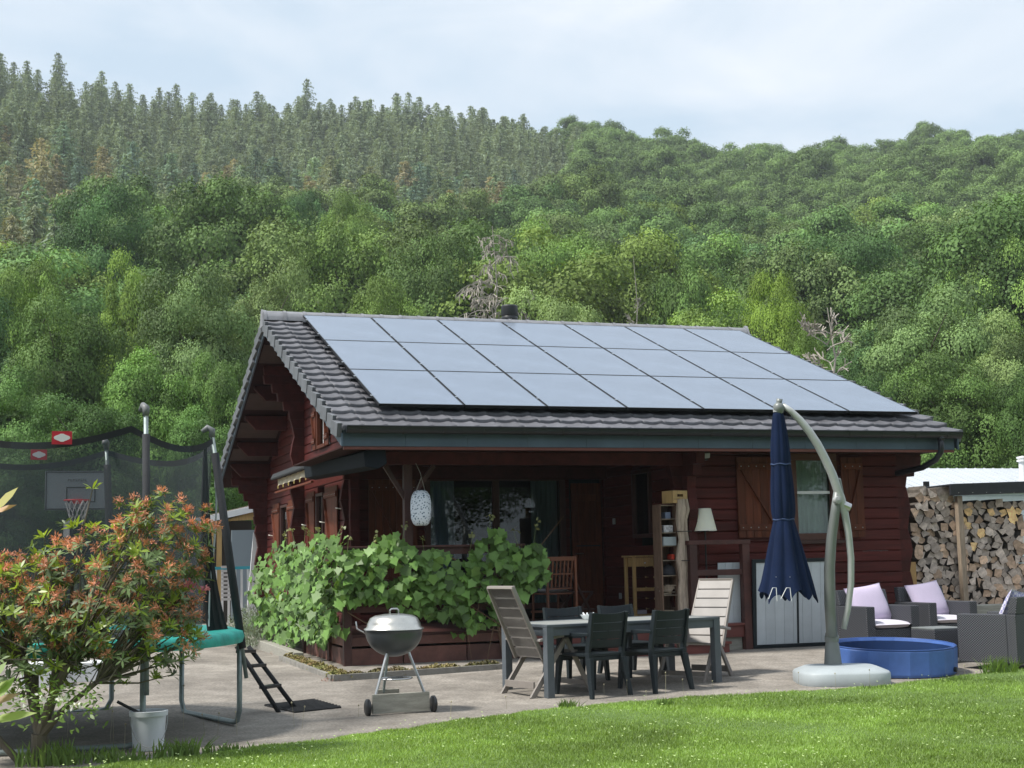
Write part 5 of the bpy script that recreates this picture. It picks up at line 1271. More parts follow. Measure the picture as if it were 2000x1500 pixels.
a = at_y(1774, 1098, 2.2); b = at_y(1791, 1140, 2.2); o = MB().box(a.x, 2.2, .1, b.x, 2.24, a.z).build('board', material('yellow_board', (.45, .27, .1), .6, var=.15), bevel=.003); tag(o, 'yellowish pine board standing upright at the corner of the house', 'board')
o = MB().box(7.9, -.05, .1, 9.6, .12, .62).build('stone_trough', GREYW, bevel=.02); tag(o, 'weathered grey wooden trough behind the lounge chairs', 'trough')
bn = at_y(1783, 1000, 4.5); o = MB(); o.lathe([(.2, .1), (.24, 1.7), (.26, 1.72), (.26, 1.8), (.1, 1.84), (0, 1.84)], (bn.x-.2, 4.5, 0), 20); o = o.build('rain_barrel', material('dark_green_plastic', (.012, .022, .02), .5), auto=35); tag(o, 'dark rain barrel squeezed between the house and the firewood', 'barrel')
# white mobile home behind
mh = thing('mobile_home', 'white mobile home with ribbed metal roof behind the firewood', 'mobile home', (0, 0, 0))
MY = 14.0; zt_l = at_y(1768, 920, MY).z; zt_r = at_y(2000, 903, MY).z; ze = 3.05
x0m, x1m = 15.2, 24.0; WSD = material('white_siding', (.72, .76, .8), .5, var=.05); WRF = material('white_ribbed_roof', (.50, .53, .57), .4, var=.05, scale=2)
q = MB(); z = .3
while z < 2.95: q.prism([(x0m, MY+.02, z+.003), (x0m, MY-.0, z+.01), (x0m, MY-.012, z+.16), (x0m, MY+.02, z+.177)], (x1m-x0m, 0, 0)); z += .18
q.box(x0m, MY+.021, .3, x1m, MY+3.4, 2.95); q.build('wall', WSD, mh)
q = MB(); x = x0m-.15
while x < x1m+.1:
    q.prism([(x, MY-.2, ze-.05), (x, MY+1.9, 3.66), (x, MY+1.9, 3.62), (x, MY-.2, ze-.09)], (.30, 0, 0)); q.prism([(x+.0, MY-.21, ze-.05), (x, MY+1.9, 3.66), (x, MY+1.9, 3.675), (x, MY-.21, ze-.03)], (.045, 0, 0)); x += .302
q.box(x0m-.15, MY+1.9, 2.95, x1m+.1, MY+3.6, 3.6); q.build('roof', WRF, mh)
q = MB(); q.box(x0m-.16, MY-.24, ze-.12, x1m+.1, MY-.2, ze-.04); q.build('gutter', material('grey_gutter', (.22, .23, .24), .5), mh)
vp = at_y(1993, 890, MY+.6); q = MB(); q.lathe([(.11, 3.05), (.10, 3.75), (.15, 3.76), (.15, 3.80), (.11, 3.82), (.15, 3.85), (.15, 3.89), (.0, 3.92)], (vp.x+.05, MY+.6, 0), 20); q.build('vent_pipe', WHITEP, mh, auto=35)

# ================================================================== SHED AND FENCE, LEFT BACK
SY = 13.0
def sp(x, y): return at_y(x, y, SY)
shd = thing('garden_shed', 'open timber shed with white roof edge seen behind the corner of the house', 'shed', (0, 0, 0))
a, b = sp(406, 1008), sp(500, 985)
q = MB(); q.prism([(a.x-.3, SY-.1, a.z-.06), (b.x+.15, SY-.1, b.z+.02), (b.x+.15, SY-.1, b.z-.12), (a.x-.3, SY-.1, a.z-.20)], (0, .04, 0)); q.build('roof_edge', WHITEP, shd, bevel=.003)
q = MB(); q.prism([(a.x-.3, SY-.05, a.z-.04), (b.x+.15, SY-.05, b.z+.04), (b.x+.15, SY-.05, b.z+.0), (a.x-.3, SY-.05, a.z-.08)], (0, 2.4, 0)); q.build('roof', ROUGHW, shd)
q = MB(); q.prism([(a.x-.0, SY, a.z-.20), (b.x+.15, SY, b.z-.10), (b.x+.15, SY, b.z-.32), (a.x+.1, SY, b.z-.36), (a.x-.0, SY, a.z-.3)], (0, .06, 0)); q.build('beam', PALEW, shd)
q = MB(); q.box(a.x+.02, SY, .2, a.x+.14, SY+.12, a.z-.2); q.build('post', PALEW, shd, bevel=.005)
q = MB(); q.box(a.x+.2, SY+.05, .2, a.x+.3, SY+.15, a.z-.2); q.build('post', PALEW, shd, bevel=.005)
q = MB(); q.box(a.x-.2, SY+2.0, .1, b.x+.2, SY+2.05, 2.4); q.build('back_wall', material('shed_inside', (.04, .035, .03), .9), shd)
fc_ = thing('picket_fence', 'white picket fence with a turquoise top rail in front of the shed', 'fence', (0, 0, 0)); FY = 11.8
a, b = at_y(420, 1110, FY), at_y(500, 1110, FY)
q = MB(); q.bar((a.x, FY, a.z), (b.x+.3, FY, a.z), .05, .06); q.build('rail', material('turquoise_paint', (.04, .33, .42), .5), fc_)
x = a.x
while x < b.x+.2: MB().box(x, FY+.03, .15, x+.045, FY+.05, a.z-.02).build('picket', WHITEP, fc_); x += .13
q = MB(); c1_, c2_ = at_y(497, 1040, 11.6), at_y(483, 1150, 11.6); q.prism([(c1_.x-.02, 11.6, c1_.z), (c1_.x+.18, 11.6, c1_.z), (c1_.x+.2, 11.6, .3), (c2_.x-.02, 11.6, .3)], (0, .05, 0)); tag(q.build('white_board', WHITEP, bevel=.004), 'tapering white board leaning at the back corner of the house', 'board')
q = MB(); c1_ = at_y(437, 1105, 11.4)
for k in range(9): q.box(c1_.x-.05, 11.4, c1_.z-.08*k-.05, c1_.x+.16, 11.42, c1_.z-.08*k)
tag(q.build('striped_cloth', material('striped_cloth_white', (.55, .55, .55), .8)), 'black and white striped cloth hanging on the picket fence', 'cloth')
fr2 = at_y(445, 1085, 12.4); o = MB().box(fr2.x+.1, 12.6, .3, fr2.x+.75, 12.65, at_y(470, 1035, 12.4).z).build('grey_cabinet', material('cabinet_grey', (.25, .3, .34), .5)); tag(o, 'pale grey cabinet standing inside the timber shed', 'cabinet')
# ================================================================== HILLSIDE
SKYL = [(-300, 118), (0, 125), (120, 150), (200, 175), (350, 205), (500, 210), (620, 208), (850, 212), (1000, 232), (1090, 250), (1200, 262), (1330, 280), (1390, 302), (1500, 298), (1650, 285), (1800, 270), (2000, 268), (2300, 262)]
RC = 385.0
def az_of(d): return math.atan2(d[0], d[1])
_az = []; _tt = []
for x, y in SKYL:
    d = _ray(x, y); _az.append(az_of(d)); _tt.append(d[2]/math.hypot(d[0], d[1])-(.030 if x < 1100 else .040))
_az = np.array(_az); _tt = np.array(_tt)
FR, FV = [0, 60, 75, 100, 130, 200, 300, 385, 420, 520, 700], [0, .0, .03, .16, .34, .62, .85, 1.0, .97, .6, .2]
def hill_z(rho, az):
    T_ = np.interp(az, _az, _tt); return CAM[2]*0+rho*T_*np.interp(rho, FR, FV)+2.2*np.sin(rho*.05+az*9)*np.interp(rho, [70, 120], [0, 1])*.8-.1
def at_polar(rho, az): return CAM[0]+rho*math.sin(az), CAM[1]+rho*math.cos(az)
azs = np.radians(np.linspace(-14, 52, 100)); rhos = np.concatenate([np.linspace(58, 385, 80), np.linspace(400, 700, 12)])
V = []; F = []
for r_ in rhos:
    for a_ in azs: x, y = at_polar(r_, a_); V.append((x, y, float(hill_z(r_, a_))))
na = len(azs)
for j in range(len(rhos)-1):
    for i in range(na-1): F.append((j*na+i, j*na+i+1, (j+1)*na+i+1, (j+1)*na+i))
hill = link('hill', fast_mesh('hill', V, F, material('forest_floor', (.018, .028, .01), .95, col2=(.03, .045, .015), scale=.2), smooth=True)); tag(hill, kind='structure')

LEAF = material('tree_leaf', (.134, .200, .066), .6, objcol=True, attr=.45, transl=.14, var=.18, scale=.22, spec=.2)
NEED = material('conifer_needles', (.20, .25, .18), .75, objcol=True, attr=.35, transl=.22, var=.2, scale=.3, spec=.2)
TRUNK = material('tree_trunk', (.09, .075, .06), .9, var=.3, scale=4)
def crown_mesh(name, seed, H, rx, rz, cz, nclump, nleaf, ls, lumpy=.30, taper=0.0):
    r = np.random.default_rng(seed)
    # clump centres over an uneven ellipsoid
    d = r.normal(size=(nclump, 3)); d[:, 2] = d[:, 2]*.9+.25; d /= np.linalg.norm(d, axis=1, keepdims=True)
    rad = r.uniform(.45, 1.1, nclump)**.6
    ph = r.uniform(0, 6, 4); lob = 1+.24*np.sin(3*np.arctan2(d[:, 1], d[:, 0])+ph[0])+.18*np.sin(5*d[:, 2]+ph[1])
    tp = 1-taper*np.clip(d[:, 2], 0, 1)
    C0 = np.stack([d[:, 0]*rx*lob*tp, d[:, 1]*rx*lob*tp, d[:, 2]*rz*(1+.08*np.sin(ph[2]+4*d[:, 0]))], 1)*rad[:, None]; C0[:, 2] += cz
    cr = r.uniform(.32, 1.3, nclump)*lumpy*rx
    k = r.choice(nclump, nleaf, p=cr**2/np.sum(cr**2)); u = r.normal(size=(nleaf, 3)); u /= np.linalg.norm(u, axis=1, keepdims=True)
    outw = d[k]*np.array([1, 1, .8]); u = u+outw*.75; u[:, 2] += .35; u /= np.linalg.norm(u, axis=1, keepdims=True)
    rr = r.uniform(.55, 1.06, nleaf)**.5; P = C0[k]+u*(cr[k]*rr)[:, None]*np.array([1, 1, .72]); P += u*(np.sin(u[:, :1]*9+k[:, None])*np.sin(u[:, 1:2]*8+2*k[:, None])*cr[k][:, None]*.16); P += r.normal(size=P.shape)*ls*.8
    N_ = u+r.normal(size=u.shape)*.30
    s = ls*r.uniform(.6, 1.3, nleaf)
    V, F = leaves(P, N_, s, [(-.62, 0, 0), (0, -.42, .12), (.62, 0, -.05), (0, .42, .12)], up=r.normal(size=(nleaf, 3)))
    # inner foliage painted dark, keeping shade in the crown gaps
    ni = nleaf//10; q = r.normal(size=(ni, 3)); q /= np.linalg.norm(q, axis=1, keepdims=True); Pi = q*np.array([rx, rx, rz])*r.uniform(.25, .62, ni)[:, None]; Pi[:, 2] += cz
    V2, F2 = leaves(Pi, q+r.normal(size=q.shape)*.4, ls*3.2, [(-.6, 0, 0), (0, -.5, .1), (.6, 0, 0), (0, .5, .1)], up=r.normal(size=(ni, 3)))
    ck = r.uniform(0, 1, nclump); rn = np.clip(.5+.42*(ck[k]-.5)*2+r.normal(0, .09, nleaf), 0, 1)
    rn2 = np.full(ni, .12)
    return np.vstack([V, V2]), np.vstack([F, F2+len(V)]), np.concatenate([rn, rn2]), C0
def trunk_mb(H, seed, C0=None, r0=.22, nb=9):
    rg = np.random.default_rng(seed); mb = MB(); pts = []
    for i in range(8): t = i/7; pts.append((rg.normal()*.12*t, rg.normal()*.12*t, -1+(H*.72+1)*t))
    mb.tube(pts, [r0*(1-.8*i/7) for i in range(8)], 8)
    if C0 is not None:
        for i in rg.choice(len(C0), min(nb, len(C0)), replace=False):
            c = Vector(C0[i]); b = Vector((0, 0, max(H*.22, c.z-.5*math.hypot(c.x, c.y)-H*.08))); m_ = b.lerp(c, .5)+Vector((0, 0, .2)); mb.tube([b, m_, c], [r0*.4, r0*.25, r0*.08], 5)
    return mb
def broad(name, seed, H, rx, rz, cz, ncl, nl, ls, lumpy=.3, taper=0.0, trunk=True):
    V, F, rn, C0 = crown_mesh(name, seed, H, rx, rz, cz, ncl, nl, ls, lumpy, taper)
    me = fast_mesh('crown', V, F, LEAF, rn)
    tb = trunk_mb(H, seed+50, C0).build('trunk', TRUNK, smooth=True); tm_ = tb.data; bpy.data.objects.remove(tb)
    return me, tm_
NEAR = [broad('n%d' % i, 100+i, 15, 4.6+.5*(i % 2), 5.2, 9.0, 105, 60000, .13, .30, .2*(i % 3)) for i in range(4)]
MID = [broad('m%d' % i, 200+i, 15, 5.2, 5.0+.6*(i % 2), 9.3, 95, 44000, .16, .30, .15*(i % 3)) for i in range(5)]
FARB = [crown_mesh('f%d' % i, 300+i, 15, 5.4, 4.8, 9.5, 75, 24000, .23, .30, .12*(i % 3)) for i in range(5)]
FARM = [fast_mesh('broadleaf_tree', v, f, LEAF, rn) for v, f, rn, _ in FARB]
GREENS = [(1.0, 1.0, 1.0), (.78, .95, .85), (.85, 1.0, .75), (1.25, 1.22, .8), (.62, .82, .8), (1.12, 1.12, .95), (.9, 1.05, .9), (.7, .85, .7)]
PALE = (1.5, 1.42, 1.5); YELL = (1.4, 1.42, .68); BRIGHT = (1.15, 1.25, .82); DARKG = (.52, .72, .72); MIDG = (.95, 1.1, .85); SILV = (1.3, 1.35, 1.45)
NEARL = [  # px centre x, top y, width px, distance, colour, label
 (55, 508, 190, 62, BRIGHT, 'bright green round tree at the left edge above the trampoline net'),
 (120, 610, 260, 54, MIDG, 'dense mid green tree filling the lower left behind the net'),
 (265, 508, 170, 68, (1.3, 1.35, .75), 'yellow-green tree second from the left in the lower row'),
 (390, 545, 270, 50, SILV, 'tall pale grey-green willow just left of the house gable'),
 (225, 385, 250, 112, (.6, .85, .75), 'dark green rounded tree left of the big oak on the lower slope'),
 (455, 352, 330, 112, MIDG, 'largest wide oak-like tree on the lower slope left of centre'),
 (592, 372, 120, 125, DARKG, 'small very dark tree right of the big oak-like tree'),
 (690, 388, 130, 120, BRIGHT, 'small bright tree standing above the yellow-patched tree'),
 (665, 445, 280, 88, (1.1, 1.2, .8), 'broad green tree with a yellow patch above the left half of the roof'),
 (520, 535, 210, 64, PALE, 'pale whitish green tree just above the left end of the ridge'),
 (820, 480, 250, 84, MIDG, 'mid green tree above the ridge between the roof end and the bare tree'),
 (735, 560, 190, 58, (1.3, 1.35, 1.0), 'light green tree peeping over the left part of the ridge'),
 (1115, 452, 250, 92, (1.2, 1.35, .95), 'round fresh green tree right of the bare twiggy tree'),
 (1075, 585, 230, 47, PALE, 'pale blossoming tree just over the middle of the ridge'),
 (1390, 578, 300, 46, (1.45, 1.5, 1.05), 'pale bright green tree just over the right end of the ridge'),
 (1510, 540, 150, 66, YELL, 'yellow-green round tree above the right end of the ridge'),
 (1255, 480, 200, 100, DARKG, 'dark tree between the round fresh green tree and the pale one'),
 (1330, 520, 160, 80, MIDG, 'mid green narrow tree behind the pale tree over the ridge'),
 (1655, 455, 290, 98, (.72, .98, .85), 'large dark green tree on the slope above the parasol arm'),
 (1580, 655, 110, 44, BRIGHT, 'small bright bushy tree at the right slope of the roof'),
 (1790, 595, 300, 58, SILV, 'big grey-green tree right of the roof, tallest of the right group'),
 (1925, 495, 220, 78, (1.25, 1.35, .95), 'green tree at the upper right behind the grey-green one'),
 (1960, 625, 240, 52, PALE, 'pale green tree at the right edge above the mobile home'),
 (1850, 700, 260, 46, MIDG, 'low green tree directly above the mobile home roof'),
 (1680, 720, 180, 50, (.7, .9, .8), 'dark shrubby tree behind the right roof verge'),
 (-60, 600, 240, 56, DARKG, 'dark tree cut by the left picture edge'),
 (300, 690, 230, 44, (.95, 1.15, .8), 'green shrubby tree behind the trampoline pole'),
 (20, 730, 250, 46, (.8, 1.0, .8), 'green shrubby tree behind the net at the far left'),
 (455, 700, 170, 44, (1.1, 1.3, 1.0), 'green shrubby tree touching the back edge of the roof'),
 (160, 790, 240, 38, (.65, .85, .7), 'low dark green hedge-like tree behind the basketball hoop'),
 (400, 800, 190, 40, (.7, .9, .7), 'low dark green tree between the net and the gable'),
 (-20, 860, 260, 36, (.6, .8, .65), 'low dark green bush tree behind the net at the left edge'),
 (2040, 720, 220, 44, (.8, 1.0, .75), 'dark green tree leaving the picture above the vent pipe')]
def set_tree(mesh_pair, x, y, z, sx, sz, rz, col, label, group, parts=True, name='broadleaf_tree', cat='tree'):
    if parts:
        t = thing(name, label, cat, (x, y, z), rz, group); c = link('crown', mesh_pair[0], t); k = link('trunk', mesh_pair[1], t); t.scale = (sx, sx, sz); c.color = (*col, 1); return t
    o = link(name, mesh_pair); o.location = (x, y, z); o.scale = (sx, sx, sz); o.rotation_euler = (0, 0, rz); o.color = (*col, 1); tag(o, label, cat, group); return o
rt = np.random.default_rng(77); taken = []
for i, (px, py, w, D, col, lab) in enumerate(NEARL):
    P = at_d(px, py, D); rho = math.hypot(P.x-CAM[0], P.y-CAM[1]); az = math.atan2(P.x-CAM[0], P.y-CAM[1])
    zg_ = float(hill_z(rho, az)); Ht = P.z-zg_; wm = w*D/FPX; pair = NEAR[i % 4] if D < 75 else (NEAR+MID)[(i*3) % 9]
    sz = Ht/14.6; sx = wm/10.6
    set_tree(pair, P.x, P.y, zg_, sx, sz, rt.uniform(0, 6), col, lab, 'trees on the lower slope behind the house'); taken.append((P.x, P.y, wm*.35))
# hillside forest: broadleaf and conifer stands
POLY = [(-400, 590), (120, 580), (200, 510), (250, 465), (330, 440), (520, 415), (600, 420), (760, 440), (900, 440), (1130, 415), (1165, 330), (1100, 245), (1080, 150), (-400, 0)]
def in_poly(x, y):
    c = False; n = len(POLY); j = n-1
    for i in range(n):
        xi, yi = POLY[i]; xj, yj = POLY[j]
        if (yi > y) != (yj > y) and x < (xj-xi)*(y-yi)/(yj-yi)+xi: c = not c
        j = i
    return c
def project(P):
    d = np.array(P)-CAM; z = d@CF; return 1000+FPX*(d@CR)/z, 750-FPX*(d@CU)/z
conif = []; broadl = []; rho = 84.0
while rho < 392:
    sp_ = 8.2 if rho > 110 else 8.5; a = math.radians(-3.5)+rt.uniform(0, sp_/rho)
    while a < math.radians(41):
        rj, aj = rho+rt.normal()*1.6, a+rt.normal()*1.6/rho; x, y = at_polar(rj, aj); z = float(hill_z(rj, aj)); pxx_, pyy_ = project((x, y, z+13))
        if in_poly(pxx_, pyy_+rt.normal()*6): a += sp_/rho*.54; conif.append((rj, aj, x, y, z))
        else:
            a += sp_/rho
            if rj < 125 and any((x-q[0])**2+(y-q[1])**2 < q[2]**2 for q in taken): continue
            broadl.append((rj, aj, x, y, z))
    rho += sp_*.78
broadl.sort(); conif.sort()
def tone(c):
    if c[0] > 1.6: return 'pale yellowish'
    l_ = sum(c)/3
    return 'dark green' if l_ < .78 else ('light green' if l_ > 1.05 else 'mid green')
def zone(x, y, z):
    px_, py_ = project((x, y, z+13)); rho_ = math.hypot(x-CAM[0], y-CAM[1])
    h_ = 'right at the skyline' if rho_ > 365 else ('high on the slope' if rho_ > 290 else ('halfway up the slope' if rho_ > 190 else 'low on the slope'))
    w_ = ['at the far left', 'left of the ridge', 'above the left half of the roof', 'above the right half of the roof', 'right of the parasol arm', 'at the far right'][int(min(5, max(0, px_/334)))]
    return h_+' '+w_
# individuals: the nearest (largest in the photo)
NB = 300-len(NEARL)
for i, (rj, aj, x, y, z) in enumerate(broadl[:NB]):
    g = GREENS[int(rt.integers(len(GREENS)))]; b_ = rt.uniform(.82, 1.15); col = tuple(c*b_ for c in g)
    if rt.random() < .05: col = PALE if rt.random() < .5 else YELL
    s = rt.uniform(.85, 1.3); m_ = MID[i % 5][0] if rj < 150 else FARM[i % 5]
    set_tree(m_, x, y, z-.5, s*rt.uniform(.8, 1.05), s*rt.uniform(.9, 1.12), rt.uniform(0, 6), col, '%s broadleaf tree %s' % (tone(col), zone(x, y, z)), 'broadleaf trees on the hillside', parts=False)
def scatter(name, items, sources, smin, smax, dz=-.5):
    """one mesh of points; geometry nodes set one of the source trees on each point"""
    n = len(items); me = bpy.data.meshes.new(name); me.vertices.add(n)
    me.vertices.foreach_set('co', np.array([(x, y, z+dz) for (_, _, x, y, z) in items], np.float32).ravel())
    for an, ty, dat in (('rot', 'FLOAT_VECTOR', np.stack([np.zeros(n), np.zeros(n), rt.uniform(0, 6.28, n)], 1)), ('siz', 'FLOAT_VECTOR', np.stack([(w_ := rt.uniform(smin, smax, n)), w_, w_*rt.uniform(.88, 1.15, n)], 1))):
        at = me.attributes.new(an, ty, 'POINT'); at.data.foreach_set('vector', dat.astype(np.float32).ravel())
    at = me.attributes.new('pick', 'INT', 'POINT'); at.data.foreach_set('value', rt.integers(0, len(sources), n).astype(np.int32))
    o = link(name, me); ng = bpy.data.node_groups.new(name, 'GeometryNodeTree')
    ng.interface.new_socket('Geometry', in_out='INPUT', socket_type='NodeSocketGeometry'); ng.interface.new_socket('Geometry', in_out='OUTPUT', socket_type='NodeSocketGeometry')
    N = ng.nodes; L = ng.links; gi = N.new('NodeGroupInput'); go = N.new('NodeGroupOutput'); iop = N.new('GeometryNodeInstanceOnPoints'); g2i = N.new('GeometryNodeGeometryToInstance')
    for q in sources:
        ob = N.new('GeometryNodeObjectInfo'); ob.inputs['Object'].default_value = q; ob.transform_space = 'ORIGINAL'; L.new(ob.outputs['Geometry'], g2i.inputs[0])
    def attr(an, ty):
        a_ = N.new('GeometryNodeInputNamedAttribute'); a_.data_type = ty; a_.inputs['Name'].default_value = an; return a_.outputs['Attribute']
    e2r = N.new('FunctionNodeEulerToRotation'); L.new(attr('rot', 'FLOAT_VECTOR'), e2r.inputs[0])
    L.new(gi.outputs[0], iop.inputs['Points']); L.new(g2i.outputs[0], iop.inputs['Instance']); iop.inputs['Pick Instance'].default_value = True
    L.new(attr('pick', 'INT'), iop.inputs['Instance Index']); L.new(e2r.outputs[0], iop.inputs['Rotation']); L.new(attr('siz', 'FLOAT_VECTOR'), iop.inputs['Scale'])
    L.new(iop.outputs[0], go.inputs[0]); m_ = o.modifiers.new('scatter', 'NODES'); m_.node_group = ng
    return o
far_src = [next(o for o in COL.objects if o.data == m_) for m_ in FARM]
st_o = scatter('forest', broadl[NB:], far_src, .9, 1.35); st_o.color = (.95, 1.02, .9, 1); tag(st_o, kind='stuff')
def conifer(seed, H, rmax, levels, nbr, per, ls):  # drooping feathery sprays
    r = np.random.default_rng(seed); P = []; N_ = []; U = []; S = []
    for k in range(levels):
        t = k/levels; z = H*(.16+.84*t); R_ = rmax*((1-t)**.58)*r.uniform(.9, 1.1)+.05; n = max(3, int(nbr*(1-.45*t)))
        a0 = r.uniform(0, 6)
        for b in range(n):
            a = a0+2*PI*b/n+r.normal()*.25; rb = R_*r.uniform(.45, 1.2); m = max(2, int(per*rb/rmax+1))
            for j in range(m):
                q = (j+.6)/m; droop = -.26*rb*q**1.3+.10*rb*max(0, q-.7)*3*.5
                d_ = np.array([math.cos(a), math.sin(a), 0]); side = np.array([-math.sin(a), math.cos(a), 0])
                for _ in range(7):
                    p = d_*rb*q+side*r.normal()*.22*rb*(1.1-q)*.9+np.array([0, 0, z+droop+r.normal()*.12]); P.append(p); U.append(d_+side*r.normal()*.7+np.array([0, 0, -.25+r.normal()*.2])); N_.append(np.array([0, 0, 1.])+d_*.5+r.normal(size=3)*.55); S.append(ls*r.uniform(.7, 1.3))
    P = np.array(P); N_ = np.array(N_); U = np.array(U); V, F = leaves(P, N_, S, [(-.7, 0, 0), (0, -.20, -.08), (.9, 0, -.2), (0, .20, -.08)], up=U)
    rn = np.clip(.5+r.normal(0, .2, len(P))+.15*np.sin(P[:, 2]*2), 0, 1)
    # stem
    k = 6; vs = []
    for i, (zz, rr) in enumerate(((-1, .2), (H*.6, .11), (H*.99, .015))):
        for j in range(4): vs.append((rr*math.cos(j*PI/2), rr*math.sin(j*PI/2), zz))
    vs = np.array(vs); fs = [(i*4+j, i*4+(j+1) % 4, (i+1)*4+(j+1) % 4, (i+1)*4+j) for i in range(2) for j in range(4)]
    return np.vstack([V, vs]), np.vstack([F, np.array(fs)+len(V)]), np.concatenate([rn, np.full(8, .3)]), np.concatenate([np.zeros(len(F), int), np.ones(8, int)])
CONB = [conifer(500+i, 13.5+i % 3, 4.0+.35*(i % 3), 20, 9, 7, .40) for i in range(5)]
CONM = [fast_mesh('conifer_tree', v, f, [NEED, TRUNK], rn, mi=mi) for v, f, rn, mi in CONB]
CCOL = [(1, 1, 1), (.85, 1.0, .95), (1.1, 1.05, .9), (.75, .9, .95), (1.0, 1.1, .9), (1.45, 1.05, .85), (1.25, 1.12, .9), (.9, 1.05, .95)]
for i, (rj, aj, x, y, z) in enumerate(conif[:300]):
    g = CCOL[int(rt.integers(len(CCOL)))]; brown = math.sin(aj*37+1.2)+math.sin(rj*.06+aj*11) > 1.1 and rt.random() < .55
    col = (1.32, 1.06, .92) if brown else g; b_ = rt.uniform(.85, 1.2); s = rt.uniform(.75, 1.25)
    set_tree(CONM[i % 5], x, y, z-.5, s*rt.uniform(.9, 1.15), s, rt.uniform(0, 6), tuple(c*b_ for c in col),
             ('browning conifer %s' if brown else 'grey-green conifer %s') % zone(x, y, z), 'conifers on the upper left slope', parts=False, name='conifer_tree')
con_src = [next(o for o in COL.objects if o.data == m_) for m_ in CONM]
st_c = scatter('conifer_forest', conif[300:], con_src, .8, 1.2); st_c.color = (1.12, 1.12, 1.0, 1); tag(st_c, kind='stuff')
print('trees', len(broadl), len(conif))
# bare twiggy trees
TWIG = material('bare_twig', (.36, .325, .285), .9, var=.2)
def bare_tree(px, py, D, w, seed, label, droop=0.0, nb=90, tw=.02):
    P = at_d(px, py, D); rho = math.hypot(P.x-CAM[0], P.y-CAM[1]); az = math.atan2(P.x-CAM[0], P.y-CAM[1]); zg_ = float(hill_z(rho, az)); H = P.z-zg_; rg = np.random.default_rng(seed)
    t = thing('bare_tree', label, 'tree', (P.x, P.y, zg_)); W = w*D/FPX/2
    q = MB(); q.tube([(0, 0, -.5), (.12, 0, H*.3), (-.16, .06, H*.55), (.04, 0, H*.7), (.22, 0, H*.83), (.08, .04, H)], [.11, .09, .06, .04, .026, .010], 6); q.build('trunk', TWIG, t)
    q = MB(); k_ = [0]
    def grow(p, d, L, r, depth):
        k_[0] += 1
        pts = [p]; dd = d.copy(); n_ = 4
        for i in range(n_):
            dd = (dd+Vector(rg.normal(size=3))*.22+Vector((0, 0, -droop*.22*(3-depth)))).normalized(); pts.append(pts[-1]+dd*L/n_)
        q.tube(pts, [max(.015, r*(1-.18*i)) for i in range(n_+1)], 3, cap=False)
        if depth == 0: return
        for c in range(4 if depth > 1 else 5):
            u = rg.uniform(.25, 1); i = min(n_-1, int(u*n_)); s_ = pts[i].lerp(pts[i+1], u*n_-i)
            nd = (dd+Vector(rg.normal(size=3))*.55+Vector((0, 0, -droop*.5 if depth < 2 else .1))).normalized(); grow(s_, nd, L*rg.uniform(.4, .62), r*.5, depth-1)
    for i in range(nb):
        zz = rg.uniform(.42, .97); a = rg.uniform(0, 2*PI); grow(Vector((0, 0, H*zz)), Vector((math.cos(a), math.sin(a), rg.uniform(.5, 1.3))).normalized(), W*rg.uniform(.9, 1.7)*(1.25-zz*.75), .065*(1.2-zz), 2)
    q.build('branches', TWIG, t)
bare_tree(958, 440, 54, 125, 31, 'leafless grey weeping tree standing above the chimney flue', droop=.6, nb=44)
bare_tree(1612, 600, 36, 130, 32, 'leafless brownish shrub tree above the right slope of the roof', nb=16)
bare_tree(1235, 500, 80, 60, 33, 'thin leafless tree right of the round fresh green tree', nb=14)
# unseen trees added behind the camera so the window panes reflect green
for (x, y, s) in ((-12, -30, 1.0), (-4, -34, 1.15), (4, -36, 1.0), (12, -33, 1.1), (20, -30, 1.0), (28, -26, 1.1), (-20, -26, 1.0), (8, -42, 1.3), (-8, -40, 1.3), (34, -20, 1.0)):
    set_tree(MID[int(x) % 5], x, y, -.1, s*.9, s*.62, x, MIDG, 'unseen tree added behind the viewer to give the porch window green reflections', 'unseen trees added behind the viewer', parts=True)

# ================================================================== GRAPEVINE
VL = material('vine_leaf', (.135, .25, .06), .48, objcol=False, attr=.62, transl=.26, spec=.4, var=.3, scale=2.5)
vshape = [(-.50, .0, -.05), (-.62, -.55, .10), (-.12, -.62, .06), (.05, -.92, .22), (.42, -.52, .08), (1.05, .0, -.28), (.42, .52, .08), (.05, .92, .22), (-.12, .62, .06), (-.62, .55, .10)]
rv = np.random.default_rng(15); Cn = []; Nn = []; Up = []; Sz = []; vine = thing('grapevine', 'leafy green grapevine covering the porch railing', 'vine', (0, 0, 0))
def topz(u):  # along the front, x
    return 1.60+.10*math.sin(u*4.1+1)+.07*math.sin(u*9.3)+(.05 if u > 1.1 else 0)
def botz(u):
    return .80+.12*math.sin(u*3.3+2)+(-.30 if 1.0 < u < 1.6 else 0)+(-.15 if .25 < u < .55 else 0)
cntv = 0
